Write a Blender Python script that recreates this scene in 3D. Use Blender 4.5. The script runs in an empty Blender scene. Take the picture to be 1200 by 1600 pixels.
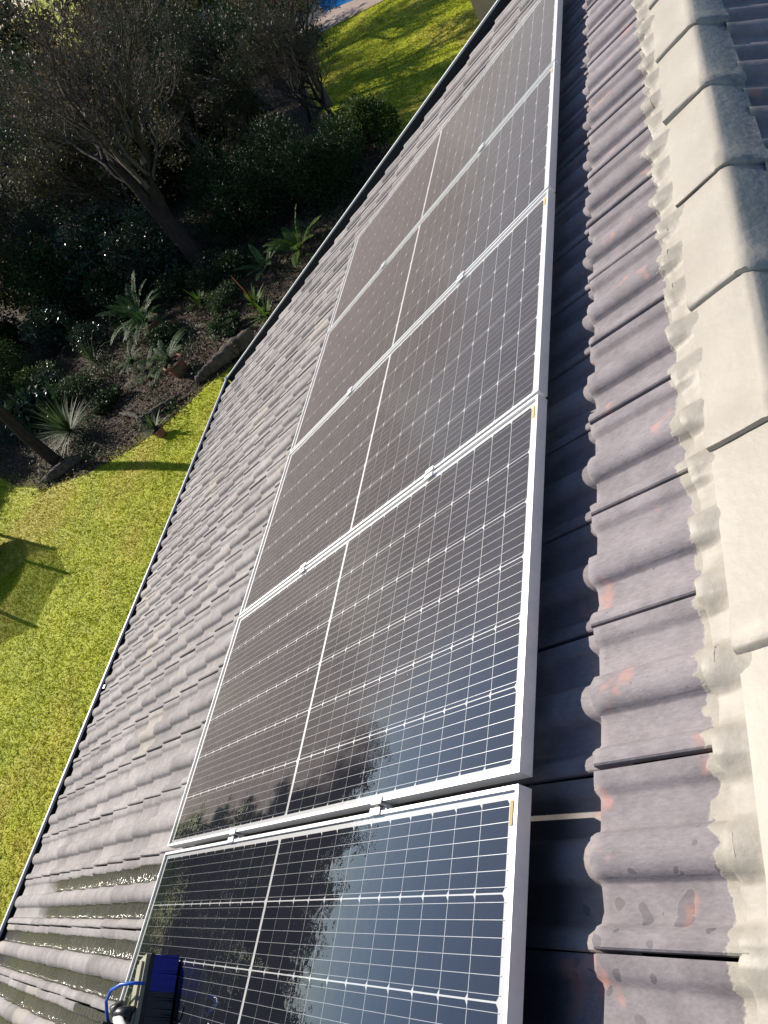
import bpy, math, random
import numpy as np
from mathutils import Matrix, Vector

# ------------------------------------------------------------------ camera, sky, sun, exposure
scene = bpy.context.scene
COL = scene.collection
TH = math.radians(26.0)
c_, s_ = math.cos(TH), math.sin(TH)
EU = np.array([0.0, 1.0, 0.0]); EV = np.array([c_, 0.0, s_]); EN = np.array([-s_, 0.0, c_])
ZG = -5.1                      # garden level (the roof plane of the panels passes through the origin)

cam_data = bpy.data.cameras.new('camera')
cam = bpy.data.objects.new('camera', cam_data); COL.objects.link(cam)
cam_data.sensor_fit = 'AUTO'; cam_data.sensor_width = 36.0
cam_data.lens = 1118.06 / 1600 * 36.0
cam_data.clip_start = 0.05; cam_data.clip_end = 2000
_R = [[0.8548865593, 0.1591880691, -0.4937895598],
      [-0.1788230801, -0.8030315660, -0.5684739309],
      [-0.4870228708, 0.5742816928, -0.6580343916]]
cam.matrix_world = Matrix((( _R[0][0], -_R[1][0], -_R[2][0], 2.4103033),
                           ( _R[0][1], -_R[1][1], -_R[2][1], -0.4376494),
                           ( _R[0][2], -_R[1][2], -_R[2][2], 2.2492097),
                           (0, 0, 0, 1)))
scene.camera = cam

SUN = Vector((-1.1035, 0.37, 0.5744)).normalized()
SUN_EL = math.asin(SUN.z)
world = bpy.data.worlds.new('World'); scene.world = world; world.use_nodes = True
wn = world.node_tree
bg = wn.nodes['Background']
sky = wn.nodes.new('ShaderNodeTexSky'); sky.sky_type = 'NISHITA'; sky.sun_disc = False
sky.sun_elevation = SUN_EL; sky.sun_rotation = math.atan2(SUN.x, SUN.y)
sky.altitude = 1600; sky.air_density = 1.0; sky.dust_density = 0.9; sky.ozone_density = 3.0
wn.links.new(sky.outputs[0], bg.inputs[0]); bg.inputs[1].default_value = 0.085
sun_d = bpy.data.lights.new('sun', 'SUN'); sun_d.energy = 4.8; sun_d.angle = math.radians(0.55)
sun_d.color = (1.0, 0.93, 0.83)
sun_o = bpy.data.objects.new('sun', sun_d); COL.objects.link(sun_o)
sun_o.rotation_euler = (-SUN).to_track_quat('-Z', 'Y').to_euler(); sun_o.location = SUN * 60
scene.view_settings.view_transform = 'Standard'
scene.view_settings.look = 'None'
scene.view_settings.exposure = 0.55
scene.view_settings.gamma = 1.0
scene.view_settings.use_curve_mapping = False
scene.render.engine = 'CYCLES'
scene.cycles.max_bounces = 8; scene.cycles.transparent_max_bounces = 16
scene.cycles.caustics_reflective = False; scene.cycles.caustics_refractive = False

# ------------------------------------------------------------------ object helpers
ROOF = Matrix(((EV[0], EU[0], EN[0], 0), (EV[1], EU[1], EN[1], 0), (EV[2], EU[2], EN[2], 0), (0, 0, 0, 1)))  # local (v,u,h)
I4 = Matrix.Identity(4)
WM = {}
def _place(o, parent, wm):
    WM[o] = wm
    if parent is not None:
        o.parent = parent
        o.matrix_basis = WM[parent].inverted() @ wm
    else:
        o.matrix_basis = wm
def link(o, parent=None, wm=I4, label=None, cat=None, group=None, kind=None):
    COL.objects.link(o); _place(o, parent, wm.copy())
    if label: o['label'] = label
    if cat: o['category'] = cat
    if group: o['group'] = group
    if kind: o['kind'] = kind
    return o
def empty(name, loc, label, cat, group=None, kind=None):
    o = bpy.data.objects.new(name, None); o.empty_display_size = 0.2
    return link(o, None, Matrix.Translation(Vector(loc)), label, cat, group, kind)
def mesh_np(name, V, F, mats=None, mi=None, smooth=False):
    """V (n,3); F (m,k) array or list of lists"""
    me = bpy.data.meshes.new(name)
    V = np.asarray(V, np.float32)
    if isinstance(F, np.ndarray):
        m, k = F.shape
        me.vertices.add(len(V)); me.vertices.foreach_set('co', V.ravel())
        me.loops.add(m * k); me.loops.foreach_set('vertex_index', F.astype(np.int32).ravel())
        me.polygons.add(m)
        me.polygons.foreach_set('loop_start', np.arange(0, m * k, k, dtype=np.int32))
        me.polygons.foreach_set('loop_total', np.full(m, k, np.int32))
        me.update(calc_edges=True)
    else:
        me.from_pydata(V.tolist(), [], F); me.update()
    if mats:
        for mt in (mats if isinstance(mats, (list, tuple)) else [mats]): me.materials.append(mt)
    if mi is not None: me.polygons.foreach_set('material_index', np.asarray(mi, np.int32))
    if smooth: me.polygons.foreach_set('use_smooth', np.ones(len(me.polygons), bool))
    return me
def obj(name, me, parent=None, wm=None, **kw):
    o = bpy.data.objects.new(name, me)
    if wm is None: wm = WM[parent] if parent is not None else I4
    return link(o, parent, wm, **kw)
class MB:
    """collects boxes, prisms, tubes in one coordinate frame"""
    def __init__(s): s.V = []; s.F = []
    def add(s, V, F):
        b = len(s.V); s.V += [tuple(map(float, v)) for v in V]; s.F += [[b + i for i in f] for f in F]
    def box(s, a, b):
        (x0, y0, z0), (x1, y1, z1) = a, b
        s.add([(x0,y0,z0),(x1,y0,z0),(x1,y1,z0),(x0,y1,z0),(x0,y0,z1),(x1,y0,z1),(x1,y1,z1),(x0,y1,z1)],
              [(0,3,2,1),(4,5,6,7),(0,1,5,4),(1,2,6,5),(2,3,7,6),(3,0,4,7)])
    def tube(s, pts, rad, n=8, cap=True):
        pts = [Vector(p) for p in pts]
        if not hasattr(rad, '__len__'): rad = [rad] * len(pts)
        V = []; F = []
        for i, p in enumerate(pts):
            t = (pts[min(i+1, len(pts)-1)] - pts[max(i-1, 0)]).normalized()
            a = Vector((0,0,1)) if abs(t.z) < .9 else Vector((1,0,0))
            x = t.cross(a).normalized(); y = t.cross(x)
            for k in range(n):
                an = 2*math.pi*k/n; V.append(p + (x*math.cos(an) + y*math.sin(an))*rad[i])
        for i in range(len(pts)-1):
            for k in range(n):
                F.append((i*n+k, i*n+(k+1)%n, (i+1)*n+(k+1)%n, (i+1)*n+k))
        if cap: F.append(tuple(range(n-1, -1, -1))); F.append(tuple((len(pts)-1)*n+k for k in range(n)))
        s.add(V, F)
    def loft(s, rings, close=False, cap=False):
        n = len(rings[0]); V = [p for r in rings for p in r]; F = []
        for i in range(len(rings)-1):
            for k in range(n if close else n-1):
                F.append((i*n+k, i*n+(k+1)%n, (i+1)*n+(k+1)%n, (i+1)*n+k))
        if cap: F.append(tuple(range(n-1,-1,-1))); F.append(tuple((len(rings)-1)*n+k for k in range(n)))
        s.add(V, F)
    def lathe(s, prof, n=16, origin=(0,0,0)):
        ox, oy, oz = origin
        s.loft([[(ox+r*math.cos(2*math.pi*k/n), oy+r*math.sin(2*math.pi*k/n), oz+z) for k in range(n)] for r, z in prof], close=True)
    def mesh(s, name, mats, smooth=False): 
        return mesh_np(name, np.array(s.V), s.F, mats, smooth=smooth)

# ------------------------------------------------------------------ material helpers
class N:
    def __init__(s, name):
        s.m = bpy.data.materials.new(name); s.m.use_nodes = True; s.t = s.m.node_tree
        s.p = s.t.nodes['Principled BSDF']; s.out = s.t.nodes['Material Output']
    def n(s, t, **kw):
        x = s.t.nodes.new('ShaderNode' + t)
        for k, v in kw.items(): setattr(x, k, v)
        return x
    def l(s, a, b): s.t.links.new(a, b)
    def set(s, sock, v):
        if isinstance(v, bpy.types.NodeSocket): s.l(v, sock)
        else: sock.default_value = v
    def math(s, op, a, b=0.0, c=0.0, clamp=False):
        x = s.n('Math', operation=op); x.use_clamp = clamp
        s.set(x.inputs[0], a); s.set(x.inputs[1], b); s.set(x.inputs[2], c); return x.outputs[0]
    def dot(s, a, vec):
        x = s.n('VectorMath', operation='DOT_PRODUCT'); s.l(a, x.inputs[0]); x.inputs[1].default_value = vec; return x.outputs['Value']
    def noise(s, vec, scale, detail=3, rough=.55, out=0):
        x = s.n('TexNoise'); x.inputs['Scale'].default_value = scale; x.inputs['Detail'].default_value = detail
        x.inputs['Roughness'].default_value = rough
        if vec is not None: s.l(vec, x.inputs['Vector'])
        return x.outputs[out]
    def ramp(s, fac, stops, interp='LINEAR'):
        x = s.n('ValToRGB'); x.color_ramp.interpolation = interp; e = x.color_ramp.elements
        while len(e) < len(stops): e.new(.5)
        for i, (p, c) in enumerate(stops):
            e[i].position = p; e[i].color = (*c, 1) if hasattr(c, '__len__') else (c, c, c, 1)
        s.l(fac, x.inputs[0]); return x.outputs[0]
    def smooth(s, x, a, b):
        m = s.n('MapRange', interpolation_type='SMOOTHSTEP'); s.set(m.inputs[0], x)
        m.inputs[1].default_value = a; m.inputs[2].default_value = b; return m.outputs[0]
    def mix(s, f, a, b, blend='MIX'):
        x = s.n('Mix', data_type='RGBA', blend_type=blend); s.set(x.inputs[0], f)
        for sock, v in ((x.inputs[6], a), (x.inputs[7], b)):
            if isinstance(v, bpy.types.NodeSocket): s.l(v, sock)
            else: sock.default_value = (*v, 1)
        return x.outputs[2]
    def bump(s, h, strength=.3, dist=.01, normal=None):
        x = s.n('Bump'); x.inputs['Strength'].default_value = strength; x.inputs['Distance'].default_value = dist
        s.l(h, x.inputs['Height'])
        if normal is not None: s.l(normal, x.inputs['Normal'])
        s.l(x.outputs[0], s.p.inputs['Normal']); return x.outputs[0]
    def base(s, col, rough=.7, metal=0.0, spec=None):
        s.set(s.p.inputs['Base Color'], col if isinstance(col, bpy.types.NodeSocket) else (*col, 1))
        s.set(s.p.inputs['Roughness'], rough); s.set(s.p.inputs['Metallic'], metal)
        if spec is not None: s.set(s.p.inputs['Specular IOR Level'], spec)
    def pos(s): return s.n('NewGeometry').outputs['Position']
    def objco(s): return s.n('TexCoord').outputs['Object']
    def rnd(s): return s.n('ObjectInfo').outputs['Random']

def simple(name, col, rough=.6, metal=0.0, var=.12, scale=30, bump=0.0, spec=None):
    a = N(name); P = a.objco(); nz = a.noise(P, scale, 4)
    lo = tuple(x*(1-var) for x in col); hi = tuple(min(1, x*(1+var)) for x in col)
    a.base(a.ramp(nz, [(.3, lo), (.7, hi)]), rough, metal, spec)
    if bump: a.bump(nz, bump, .004)
    return a.m

# ---- roof tile
def tile_material():
    a = N('concrete_tile'); P = a.pos(); L = a.objco()
    u = a.dot(P, EU); v = a.dot(P, EV); h = a.dot(P, EN)
    sx = a.n('SeparateXYZ'); a.l(L, sx.inputs[0])
    lv, lu, lh = sx.outputs
    big = a.noise(P, 2.3, 4); mid = a.noise(P, 14, 5, .6); mpf = a.n('Mapping'); mpf.inputs['Scale'].default_value = (.35, 1, 1); a.l(L, mpf.inputs[0]); fine = a.noise(mpf.outputs[0], 170, 4, .65)
    col = a.ramp(big, [(.30, (.265, .240, .232)), (.52, (.325, .295, .286)), (.75, (.36, .326, .31))])
    col = a.mix(a.math('MULTIPLY', a.smooth(v, 1.9, 2.1), .75), col, (.255, .222, .236))
    rr = a.ramp(a.rnd(), [(0, .80), (.5, 1.0), (1, 1.14)])
    col = a.mix(1.0, col, rr, 'MULTIPLY')
    col = a.mix(1.0, col, a.ramp(mid, [(.3, .78), (.7, 1.14)]), 'MULTIPLY')
    col = a.mix(1.0, col, a.ramp(fine, [(.3, .84), (.7, 1.12)]), 'MULTIPLY')
    # worn salmon patches where the paint has gone
    pk = a.math('MULTIPLY', a.smooth(a.noise(P, 7.5, 3, .5), .64, .74), a.smooth(v, 1.9, 2.15))
    col = a.mix(a.math('MULTIPLY', pk, .75), col, (.56, .27, .21))
    # lichen-yellow tiles here and there
    col = a.mix(a.math('MULTIPLY', a.smooth(a.rnd(), .93, .95), .25), col, (.42, .36, .24))
    worn = a.math('MULTIPLY', a.smooth(lv, .028, .004), a.smooth(a.noise(P, 22, 3), .35, .6))
    col = a.mix(a.math('MULTIPLY', worn, .35), col, (.44, .40, .395))
    # pits
    vo = a.n('TexVoronoi'); vo.inputs['Scale'].default_value = 38; a.l(P, vo.inputs['Vector'])
    pit = a.math('MULTIPLY', a.smooth(vo.outputs['Distance'], .13, .05), a.smooth(a.noise(P, 9, 2), .52, .6))
    col = a.mix(a.math('MULTIPLY', pit, .5), col, (.09, .075, .075))
    # wash water lying in the pans of the near columns
    prof = a.math('ADD', lh, a.math('MULTIPLY', lv, .0746))       # local height without the tilt
    wob = a.noise(P, 11, 4, .6); wob2 = a.noise(P, 3.2, 3)
    pan = a.smooth(a.math('ADD', prof, a.math('MULTIPLY', a.math('SUBTRACT', wob, .5), .022)), .0365, .0295)
    near_edge = a.smooth(a.math('ADD', v, a.math('MULTIPLY', wob2, .35)), -.10, .0)
    zone = a.smooth(a.math('ADD', u, a.math('MULTIPLY', a.math('SUBTRACT', wob2, .5), .10)), .03, .0)
    far = a.smooth(a.math('ADD', v, a.math('MULTIPLY', u, 2.2)), -3.4, -2.7)
    zone = a.math('MULTIPLY', zone, a.smooth(v, 1.0, .9))
    wet = a.math('MULTIPLY', zone, a.math('MAXIMUM', pan, near_edge, clamp=True))
    wet = a.math('MULTIPLY', wet, a.math('MAXIMUM', a.smooth(u, -.18, -.3), a.smooth(v, -2.9, -2.3)))
    # splashes by the ridge
    vs = a.n('TexVoronoi'); vs.inputs['Scale'].default_value = 26; vs.inputs['Randomness'].default_value = 1
    pw_ = a.n('VectorMath', operation='ADD'); a.l(P, pw_.inputs[0])
    nn = a.n('VectorMath', operation='SCALE'); a.l(a.noise(P, 14, 2, .5, 1), nn.inputs[0]); nn.inputs['Scale'].default_value = .07
    a.l(nn.outputs[0], pw_.inputs[1]); a.l(pw_.outputs[0], vs.inputs['Vector'])
    rs = a.n('SeparateColor'); a.l(vs.outputs['Color'], rs.inputs[0])
    thr = a.math('MULTIPLY', a.math('SUBTRACT', rs.outputs[0], .25), .58)
    dens = a.math('MULTIPLY', a.smooth(u, .12, -.32), a.smooth(v, 1.0, 1.1))
    sp = a.math('MULTIPLY', a.math('GREATER_THAN', a.math('MULTIPLY', thr, dens), vs.outputs['Distance']), 1.0)
    wet0 = wet; wet = a.math('MAXIMUM', wet, a.math('MULTIPLY', sp, .5))
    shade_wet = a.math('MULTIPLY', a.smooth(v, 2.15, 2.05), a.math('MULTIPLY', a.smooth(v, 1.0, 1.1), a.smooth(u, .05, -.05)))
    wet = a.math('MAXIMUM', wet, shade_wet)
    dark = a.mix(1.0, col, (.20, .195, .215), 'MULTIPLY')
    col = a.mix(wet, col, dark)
    # acrylic waterproofing brushed over the tops of the tiles below the ridge
    edge = a.math('ADD', v, a.math('MULTIPLY', a.math('SUBTRACT', a.noise(P, 9, 4, .6), .5), .10))
    edge = a.math('ADD', edge, a.math('MULTIPLY', a.math('SUBTRACT', a.noise(P, 60, 3, .6), .5), .02))
    coat = a.math('MULTIPLY', a.smooth(edge, 2.418, 2.424), a.smooth(h, -.20, -.175))
    ccol = a.ramp(a.noise(P, 26, 4, .6), [(.3, (.33, .295, .24)), (.62, (.42, .38, .315))])
    ccol = a.mix(a.math('MULTIPLY', sp, .6), ccol, (.30, .27, .23))
    col = a.mix(coat, col, ccol)
    rough = a.math('SUBTRACT', .85, a.math('MULTIPLY', a.math('ADD', wet0, a.math('MULTIPLY', sp, .2), clamp=True), .72))
    rough = a.math('SUBTRACT', rough, a.math('MULTIPLY', coat, .18))
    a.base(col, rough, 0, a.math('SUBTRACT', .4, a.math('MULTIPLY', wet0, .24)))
    hh = a.math('ADD', a.math('MULTIPLY', fine, .5), a.math('MULTIPLY', mid, 1.2))
    rip = a.n('TexNoise'); rip.inputs['Scale'].default_value = 75; rip.inputs['Detail'].default_value = 2
    mp = a.n('Mapping'); mp.inputs['Scale'].default_value = (1.0, .45, 1.0); a.l(P, mp.inputs[0]); a.l(mp.outputs[0], rip.inputs['Vector'])
    hh = a.math('ADD', hh, a.math('MULTIPLY', a.math('MULTIPLY', wet0, rip.outputs[0]), 6.0))
    hh = a.math('ADD', hh, a.math('MULTIPLY', coat, .8))
    a.bump(hh, .36, .004)
    return a.m

def coat_material(dim=1.0):
    a = N('acrylic_coat'); P = a.pos()
    big = a.noise(P, 5, 4); mid = a.noise(P, 40, 4, .6)
    v = a.dot(P, EV); h = a.dot(P, EN)
    col = a.ramp(big, [(.3, (.385, .345, .288)), (.7, (.445, .405, .345))])
    # gritty grey coat on the far ridge face, its shade darkened into the colour
    farface = a.smooth(v, 2.668, 2.70)
    grit_shade = a.ramp(a.noise(P, 55, 5, .7), [(.32, (.13, .12, .125)), (.55, (.28, .26, .255)), (.75, (.42, .39, .36))])
    col = a.mix(a.math('MULTIPLY', farface, .9), col, grit_shade)
    drip = a.smooth(a.noise(P, 13, 3), .68, .74)
    col = a.mix(a.math('MULTIPLY', drip, .25), col, (.36, .33, .29))
    if dim < 1: col = a.mix(1.0, col, a.ramp(a.noise(P, 17, 5, .65), [(.3, dim*.78), (.7, dim*1.08)]), 'MULTIPLY')
    a.base(col, .55, 0, .4)
    a.bump(a.math('ADD', a.math('MULTIPLY', big, 1.5), mid), .35, .004)
    return a.m

def glass_material():
    a = N('panel_glass'); P = a.pos()
    u = a.dot(P, EU); v = a.dot(P, EV)
    fr = a.n('Fresnel'); fr.inputs['IOR'].default_value = 1.5
    wobn = a.noise(P, 6, 4, .6)
    mp = a.n('Mapping'); mp.inputs['Scale'].default_value = (1.2, 5, 1.2); a.l(P, mp.inputs[0])
    streak = a.noise(mp.outputs[0], 9, 5, .65)
    edge = a.math('ADD', u, a.math('MULTIPLY', a.math('SUBTRACT', wobn, .5), .30))
    edge = a.math('ADD', edge, a.math('MULTIPLY', a.math('SUBTRACT', streak, .5), .12))
    sv = a.smooth(v, 1.0, 2.0)
    dusty = a.smooth(a.math('DIVIDE', a.math('SUBTRACT', edge, .07), a.math('ADD', .055, a.math('MULTIPLY', sv, .42))), 0, 1)
    grain = a.noise(P, 110, 4, .7)
    dens = a.math('MULTIPLY', dusty, a.ramp(a.math('ADD', a.math('MULTIPLY', grain, .5), a.math('MULTIPLY', streak, .5)), [(.25, .07), (.75, .175)]))
    lw = a.n('LayerWeight'); lw.inputs[0].default_value = .5
    dens = a.math('MULTIPLY', dens, a.math('ADD', .62, a.math('MULTIPLY', a.math('POWER', lw.outputs['Facing'], 4.0), 3.6)))
    spk = a.n('TexVoronoi'); spk.inputs['Scale'].default_value = 30; a.l(P, spk.inputs['Vector'])
    dots = a.math('MULTIPLY', a.math('LESS_THAN', spk.outputs['Distance'], .05), a.math('MULTIPLY', a.smooth(grain, .5, .56), dusty))
    dens = a.math('ADD', dens, a.math('MULTIPLY', dots, .7), clamp=True)
    rough = a.math('ADD', .012, a.math('MULTIPLY', dusty, .11))
    wet = a.noise(P, 22, 2)
    bp_ = a.n('Bump'); bp_.inputs['Strength'].default_value = .035; bp_.inputs['Distance'].default_value = .01
    a.l(wet, bp_.inputs['Height'])
    gl = a.n('BsdfGlossy'); a.set(gl.inputs['Roughness'], rough); a.l(bp_.outputs[0], gl.inputs['Normal'])
    gl.inputs['Color'].default_value = (.84, .90, 1, 1)
    tr = a.n('BsdfTransparent')
    df = a.n('BsdfDiffuse'); df.inputs['Color'].default_value = (.50, .42, .37, 1)
    m1 = a.n('MixShader'); a.l(a.math('MULTIPLY', fr.outputs[0], a.math('SUBTRACT', 1.75, a.math('MULTIPLY', dusty, a.math('ADD', 1.05, a.math('MULTIPLY', a.smooth(a.math('ADD', u, a.math('MULTIPLY', v, -.25)), -.35, .5), .32))))), m1.inputs[0]); a.l(tr.outputs[0], m1.inputs[1]); a.l(gl.outputs[0], m1.inputs[2])
    m2 = a.n('MixShader'); a.l(dens, m2.inputs[0]); a.l(m1.outputs[0], m2.inputs[1]); a.l(df.outputs[0], m2.inputs[2])
    a.l(m2.outputs[0], a.out.inputs['Surface'])
    a.t.nodes.remove(a.p)
    return a.m

def cell_material():
    a = N('silicon_cell'); P = a.objco()
    w = a.n('TexWave'); w.wave_type = 'BANDS'; w.bands_direction = 'X'; w.inputs['Scale'].default_value = 60; a.l(P, w.inputs['Vector'])
    r = a.rnd()
    col = a.mix(r, (.010, .012, .024), (.016, .018, .032))
    col = a.mix(a.math('MULTIPLY', w.outputs['Fac'], .25), col, (.028, .032, .05))
    a.base(col, .6, 0, .03); return a.m

def lawn_material(name, blades=False):
    a = N(name); P = a.pos()
    big = a.noise(P, .35, 4, .6); mid = a.noise(P, 1.7, 4, .6); fine = a.noise(P, 26, 4, .65)
    green = a.ramp(mid, [(.3, (.40, .45, .018)), (.6, (.55, .58, .028)), (.8, (.64, .63, .050))])
    straw = a.ramp(fine, [(.3, (.52, .43, .06)), (.7, (.68, .58, .11))])
    col = a.mix(a.math('MULTIPLY', a.smooth(big, .50, .66), .75), green, straw)
    col = a.mix(a.math('MULTIPLY', a.smooth(fine, .52, .75), .35), col, straw)
    if not blades: col = a.mix(1.0, col, (.92, .92, .85), 'MULTIPLY')
    col = a.mix(1.0, col, a.ramp(fine, [(.25, .72), (.75, 1.2)]), 'MULTIPLY')
    a.base(col, .75, 0, .25)
    if blades:
        a.p.inputs['Subsurface Weight'].default_value = 0
        tl = a.n('BsdfTranslucent'); a.l(col, tl.inputs['Color'])
        mx = a.n('MixShader'); mx.inputs[0].default_value = .55
        a.l(a.p.outputs[0], mx.inputs[1]); a.l(tl.outputs[0], mx.inputs[2]); a.l(mx.outputs[0], a.out.inputs['Surface'])
    else: a.bump(fine, .8, .03)
    return a.m

def leaf_material(name, c0, c1, rough=.5, trans=.3, spec=.4):
    a = N(name); P = a.pos()
    nz = a.noise(P, 3.5, 3); n2 = a.noise(P, 31, 2)
    f = a.math('ADD', a.math('MULTIPLY', nz, .5), a.math('MULTIPLY', n2, .5))
    col = a.ramp(f, [(.32, c0), (.66, c1)])
    a.base(col, rough, 0, spec)
    tl = a.n('BsdfTranslucent'); a.l(col, tl.inputs['Color'])
    mx = a.n('MixShader'); mx.inputs[0].default_value = trans
    a.l(a.p.outputs[0], mx.inputs[1]); a.l(tl.outputs[0], mx.inputs[2]); a.l(mx.outputs[0], a.out.inputs['Surface'])
    return a.m
def bark_material(name, c0, c1, scale=18):
    a = N(name); P = a.pos()
    mp = a.n('Mapping'); mp.inputs['Scale'].default_value = (1, 1, .25); a.l(P, mp.inputs[0])
    nz = a.noise(mp.outputs[0], scale, 5, .7)
    a.base(a.ramp(nz, [(.3, c0), (.7, c1)]), .9, 0, .2); a.bump(nz, .8, .02); return a.m
def mulch_material():
    a = N('leaf_litter'); P = a.pos()
    v = a.n('TexVoronoi'); v.inputs['Scale'].default_value = 22; a.l(P, v.inputs['Vector'])
    big = a.noise(P, 1.1, 4, .6)
    col = a.ramp(v.outputs['Color'], [(.1, (.018, .012, .009)), (.45, (.055, .037, .026)), (.8, (.14, .098, .068))])
    col = a.mix(a.math('MULTIPLY', a.smooth(big, .45, .65), .6), col, (.05, .035, .026))
    a.base(col, .9, 0, .2); a.bump(v.outputs['Distance'], .9, .04); return a.m

M = {}
M['tile'] = tile_material()
M['coat'] = coat_material(); M['bedding'] = coat_material(.90)
M['glass'] = glass_material()
M['cell'] = cell_material()
M['alu'] = simple('anodised_frame', (.80, .80, .79), .38, .35, .04, 60)
M['back'] = simple('white_backsheet', (.78, .79, .80), .5, 0, .03, 20)
M['busbar'] = simple('tinned_busbar', (.52, .53, .56), .35, .3, .05, 50)
M['sticker'] = simple('yellow_label', (.72, .50, .10), .6, 0, .1, 60)
M['steel'] = simple('clamp_metal', (.62, .62, .62), .35, .8, .1, 80)
M['black'] = simple('black_plastic', (.012, .012, .014), .4, 0, .2, 60)
M['felt'] = simple('underlay', (.035, .035, .04), .9, 0, .2, 8)
M['gutter'] = simple('gutter_paint_dark', (.022, .022, .028), .6, 0, .3, 9)
M['lip'] = simple('gutter_lip_paint', (.80, .80, .77), .45, 0, .08, 7)
M['fascia'] = simple('fascia_paint', (.55, .53, .48), .6, 0, .1, 6)
M['wall'] = simple('plastered_wall', (.50, .42, .32), .9, 0, .12, 5, .3)
M['grass'] = lawn_material('lawn_turf')
M['blade'] = lawn_material('lawn_blades', True)
M['mulch'] = mulch_material()
M['litter'] = leaf_material('dry_leaves', (.055, .034, .021), (.23, .155, .095), .8, .15, .2)
M['bark'] = bark_material('dark_bark', (.014, .011, .009), (.055, .042, .034))
M['bark_grey'] = bark_material('grey_bark', (.05, .044, .038), (.17, .15, .13), 25)
M['twig'] = bark_material('bare_twig', (.035, .030, .026), (.15, .13, .115), 8)
M['log'] = bark_material('weathered_log', (.028, .022, .018), (.15, .125, .10), 12)
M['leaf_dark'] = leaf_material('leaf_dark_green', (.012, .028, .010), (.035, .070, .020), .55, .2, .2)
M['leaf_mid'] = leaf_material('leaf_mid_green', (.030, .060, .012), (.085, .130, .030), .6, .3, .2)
M['leaf_gloss'] = leaf_material('leaf_glossy', (.016, .040, .020), (.050, .085, .040), .28, .15, .5)
M['leaf_olive'] = leaf_material('leaf_olive', (.035, .040, .014), (.105, .098, .036), .55, .3, .2)
M['leaf_brown'] = leaf_material('leaf_dry_brown', (.085, .050, .024), (.21, .13, .06), .7, .3)
M['fern'] = leaf_material('fern_green', (.030, .075, .022), (.085, .160, .050), .6, .35, .2)
M['fern_bright'] = leaf_material('fern_bright', (.050, .11, .012), (.13, .22, .030), .6, .4, .2)
M['yucca'] = leaf_material('yucca_leaf', (.030, .062, .020), (.10, .15, .055), .6, .25, .2)
M['leaf_low'] = leaf_material('low_leaf', (.018, .042, .018), (.060, .095, .032), .6, .3, .2)
M['terracotta'] = simple('terracotta', (.26, .105, .055), .8, 0, .2, 14, .3)
M['pool'] = simple('pool_water', (.015, .19, .52), .08, 0, .1, 2)
M['paving'] = simple('pool_paving', (.42, .31, .25), .8, 0, .15, 6, .3)
M['bristle'] = simple('blue_bristle', (.010, .014, .28), .5, 0, .3, 120)
M['hose'] = simple('blue_hose', (.02, .13, .62), .35, 0, .05, 20)
M['pole'] = simple('white_pole', (.74, .78, .76), .35, 0, .05, 20)
M['brushblock'] = simple('khaki_block', (.30, .28, .20), .5, 0, .1, 30)
M['net'] = None

# ------------------------------------------------------------------ setting
def poly_sheet(name, pts, z, mat, **kw):
    me = mesh_np(name, np.array([(x, y, z) for x, y in pts]), [list(range(len(pts)))], mat)
    return obj(name, me, **kw)
me = mesh_np('lawn', np.array([(-700, -700, ZG), (700, -700, ZG), (700, 700, ZG), (-700, 700, ZG)]), [[0, 1, 2, 3]], M['grass'])
obj('lawn', me, kind='structure')
BED = [(-19.5, 12.2), (-17.3, 10.6), (-15.2, 9.55), (-13.6, 9.05), (-12.0, 9.15), (-10.6, 9.55), (-9.6, 10.2), (-8.6, 11.2),
       (-7.3, 11.9), (-6.2, 13.4), (-5.2, 16.0), (-5.0, 18.6), (-5.9, 20.6), (-7.6, 22.3), (-9.5, 25.5), (-12.5, 33),
       (-20, 46), (-60, 75), (-75, 50), (-45, 22)]
poly_sheet('garden_bed', BED, ZG + .004, M['mulch'], kind='structure')
# pool and its paving far down the lawn
def gframe(ax, ay, bx, by):
    d = Vector((bx-ax, by-ay, 0)).normalized(); n = Vector((-d.y, d.x, 0)); return d, n
pa = Vector((-12.0, 34.6, 0)); pb = Vector((-3.0, 26.0, 0))
poly_sheet('pool_paving', [(-13.6, 34.6), (-7.9, 33.0), (-4.3, 31.6), (-2, 60), (-40, 60), (-26, 42)], ZG + .03, M['paving'], kind='structure')
poly_sheet('pool_water', [(-12.0, 37.0), (-9.7, 35.55), (-7.5, 37.5), (-8, 46), (-16, 46)], ZG + .036, M['pool'], kind='structure')

# ------------------------------------------------------------------ house roof
rng = np.random.default_rng(7)
random.seed(7)
def r2w(u, v, h): return Vector(tuple(u*EU + v*EV + h*EN))
def rloc(u, v, h): return ROOF @ Matrix.Translation((v, u, h))
_Ri = cam.matrix_world.inverted()
def in_view(p, margin=60):
    q = _Ri @ Vector(p)
    if q.z > -.05: return False
    x = 600 + 1118.06*q.x/-q.z; y = 800 - 1118.06*q.y/-q.z
    return -margin < x < 1200+margin and -margin < y < 1600+margin

house = empty('house', (1.5, 1.5, ZG), 'tiled house whose long grey roof slope carries the row of solar panels', 'house')

U_END = 5.47
roof = MB(); roof.add([r2w(-2.7, -3.58, -.17), r2w(U_END-.02, -3.58, -.17), r2w(U_END-.02, 2.66, -.17), r2w(-2.7, 2.66, -.17)], [(0, 3, 2, 1)])
roof_o = obj('roof', roof.mesh('roof', M['felt']), house, I4)

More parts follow.
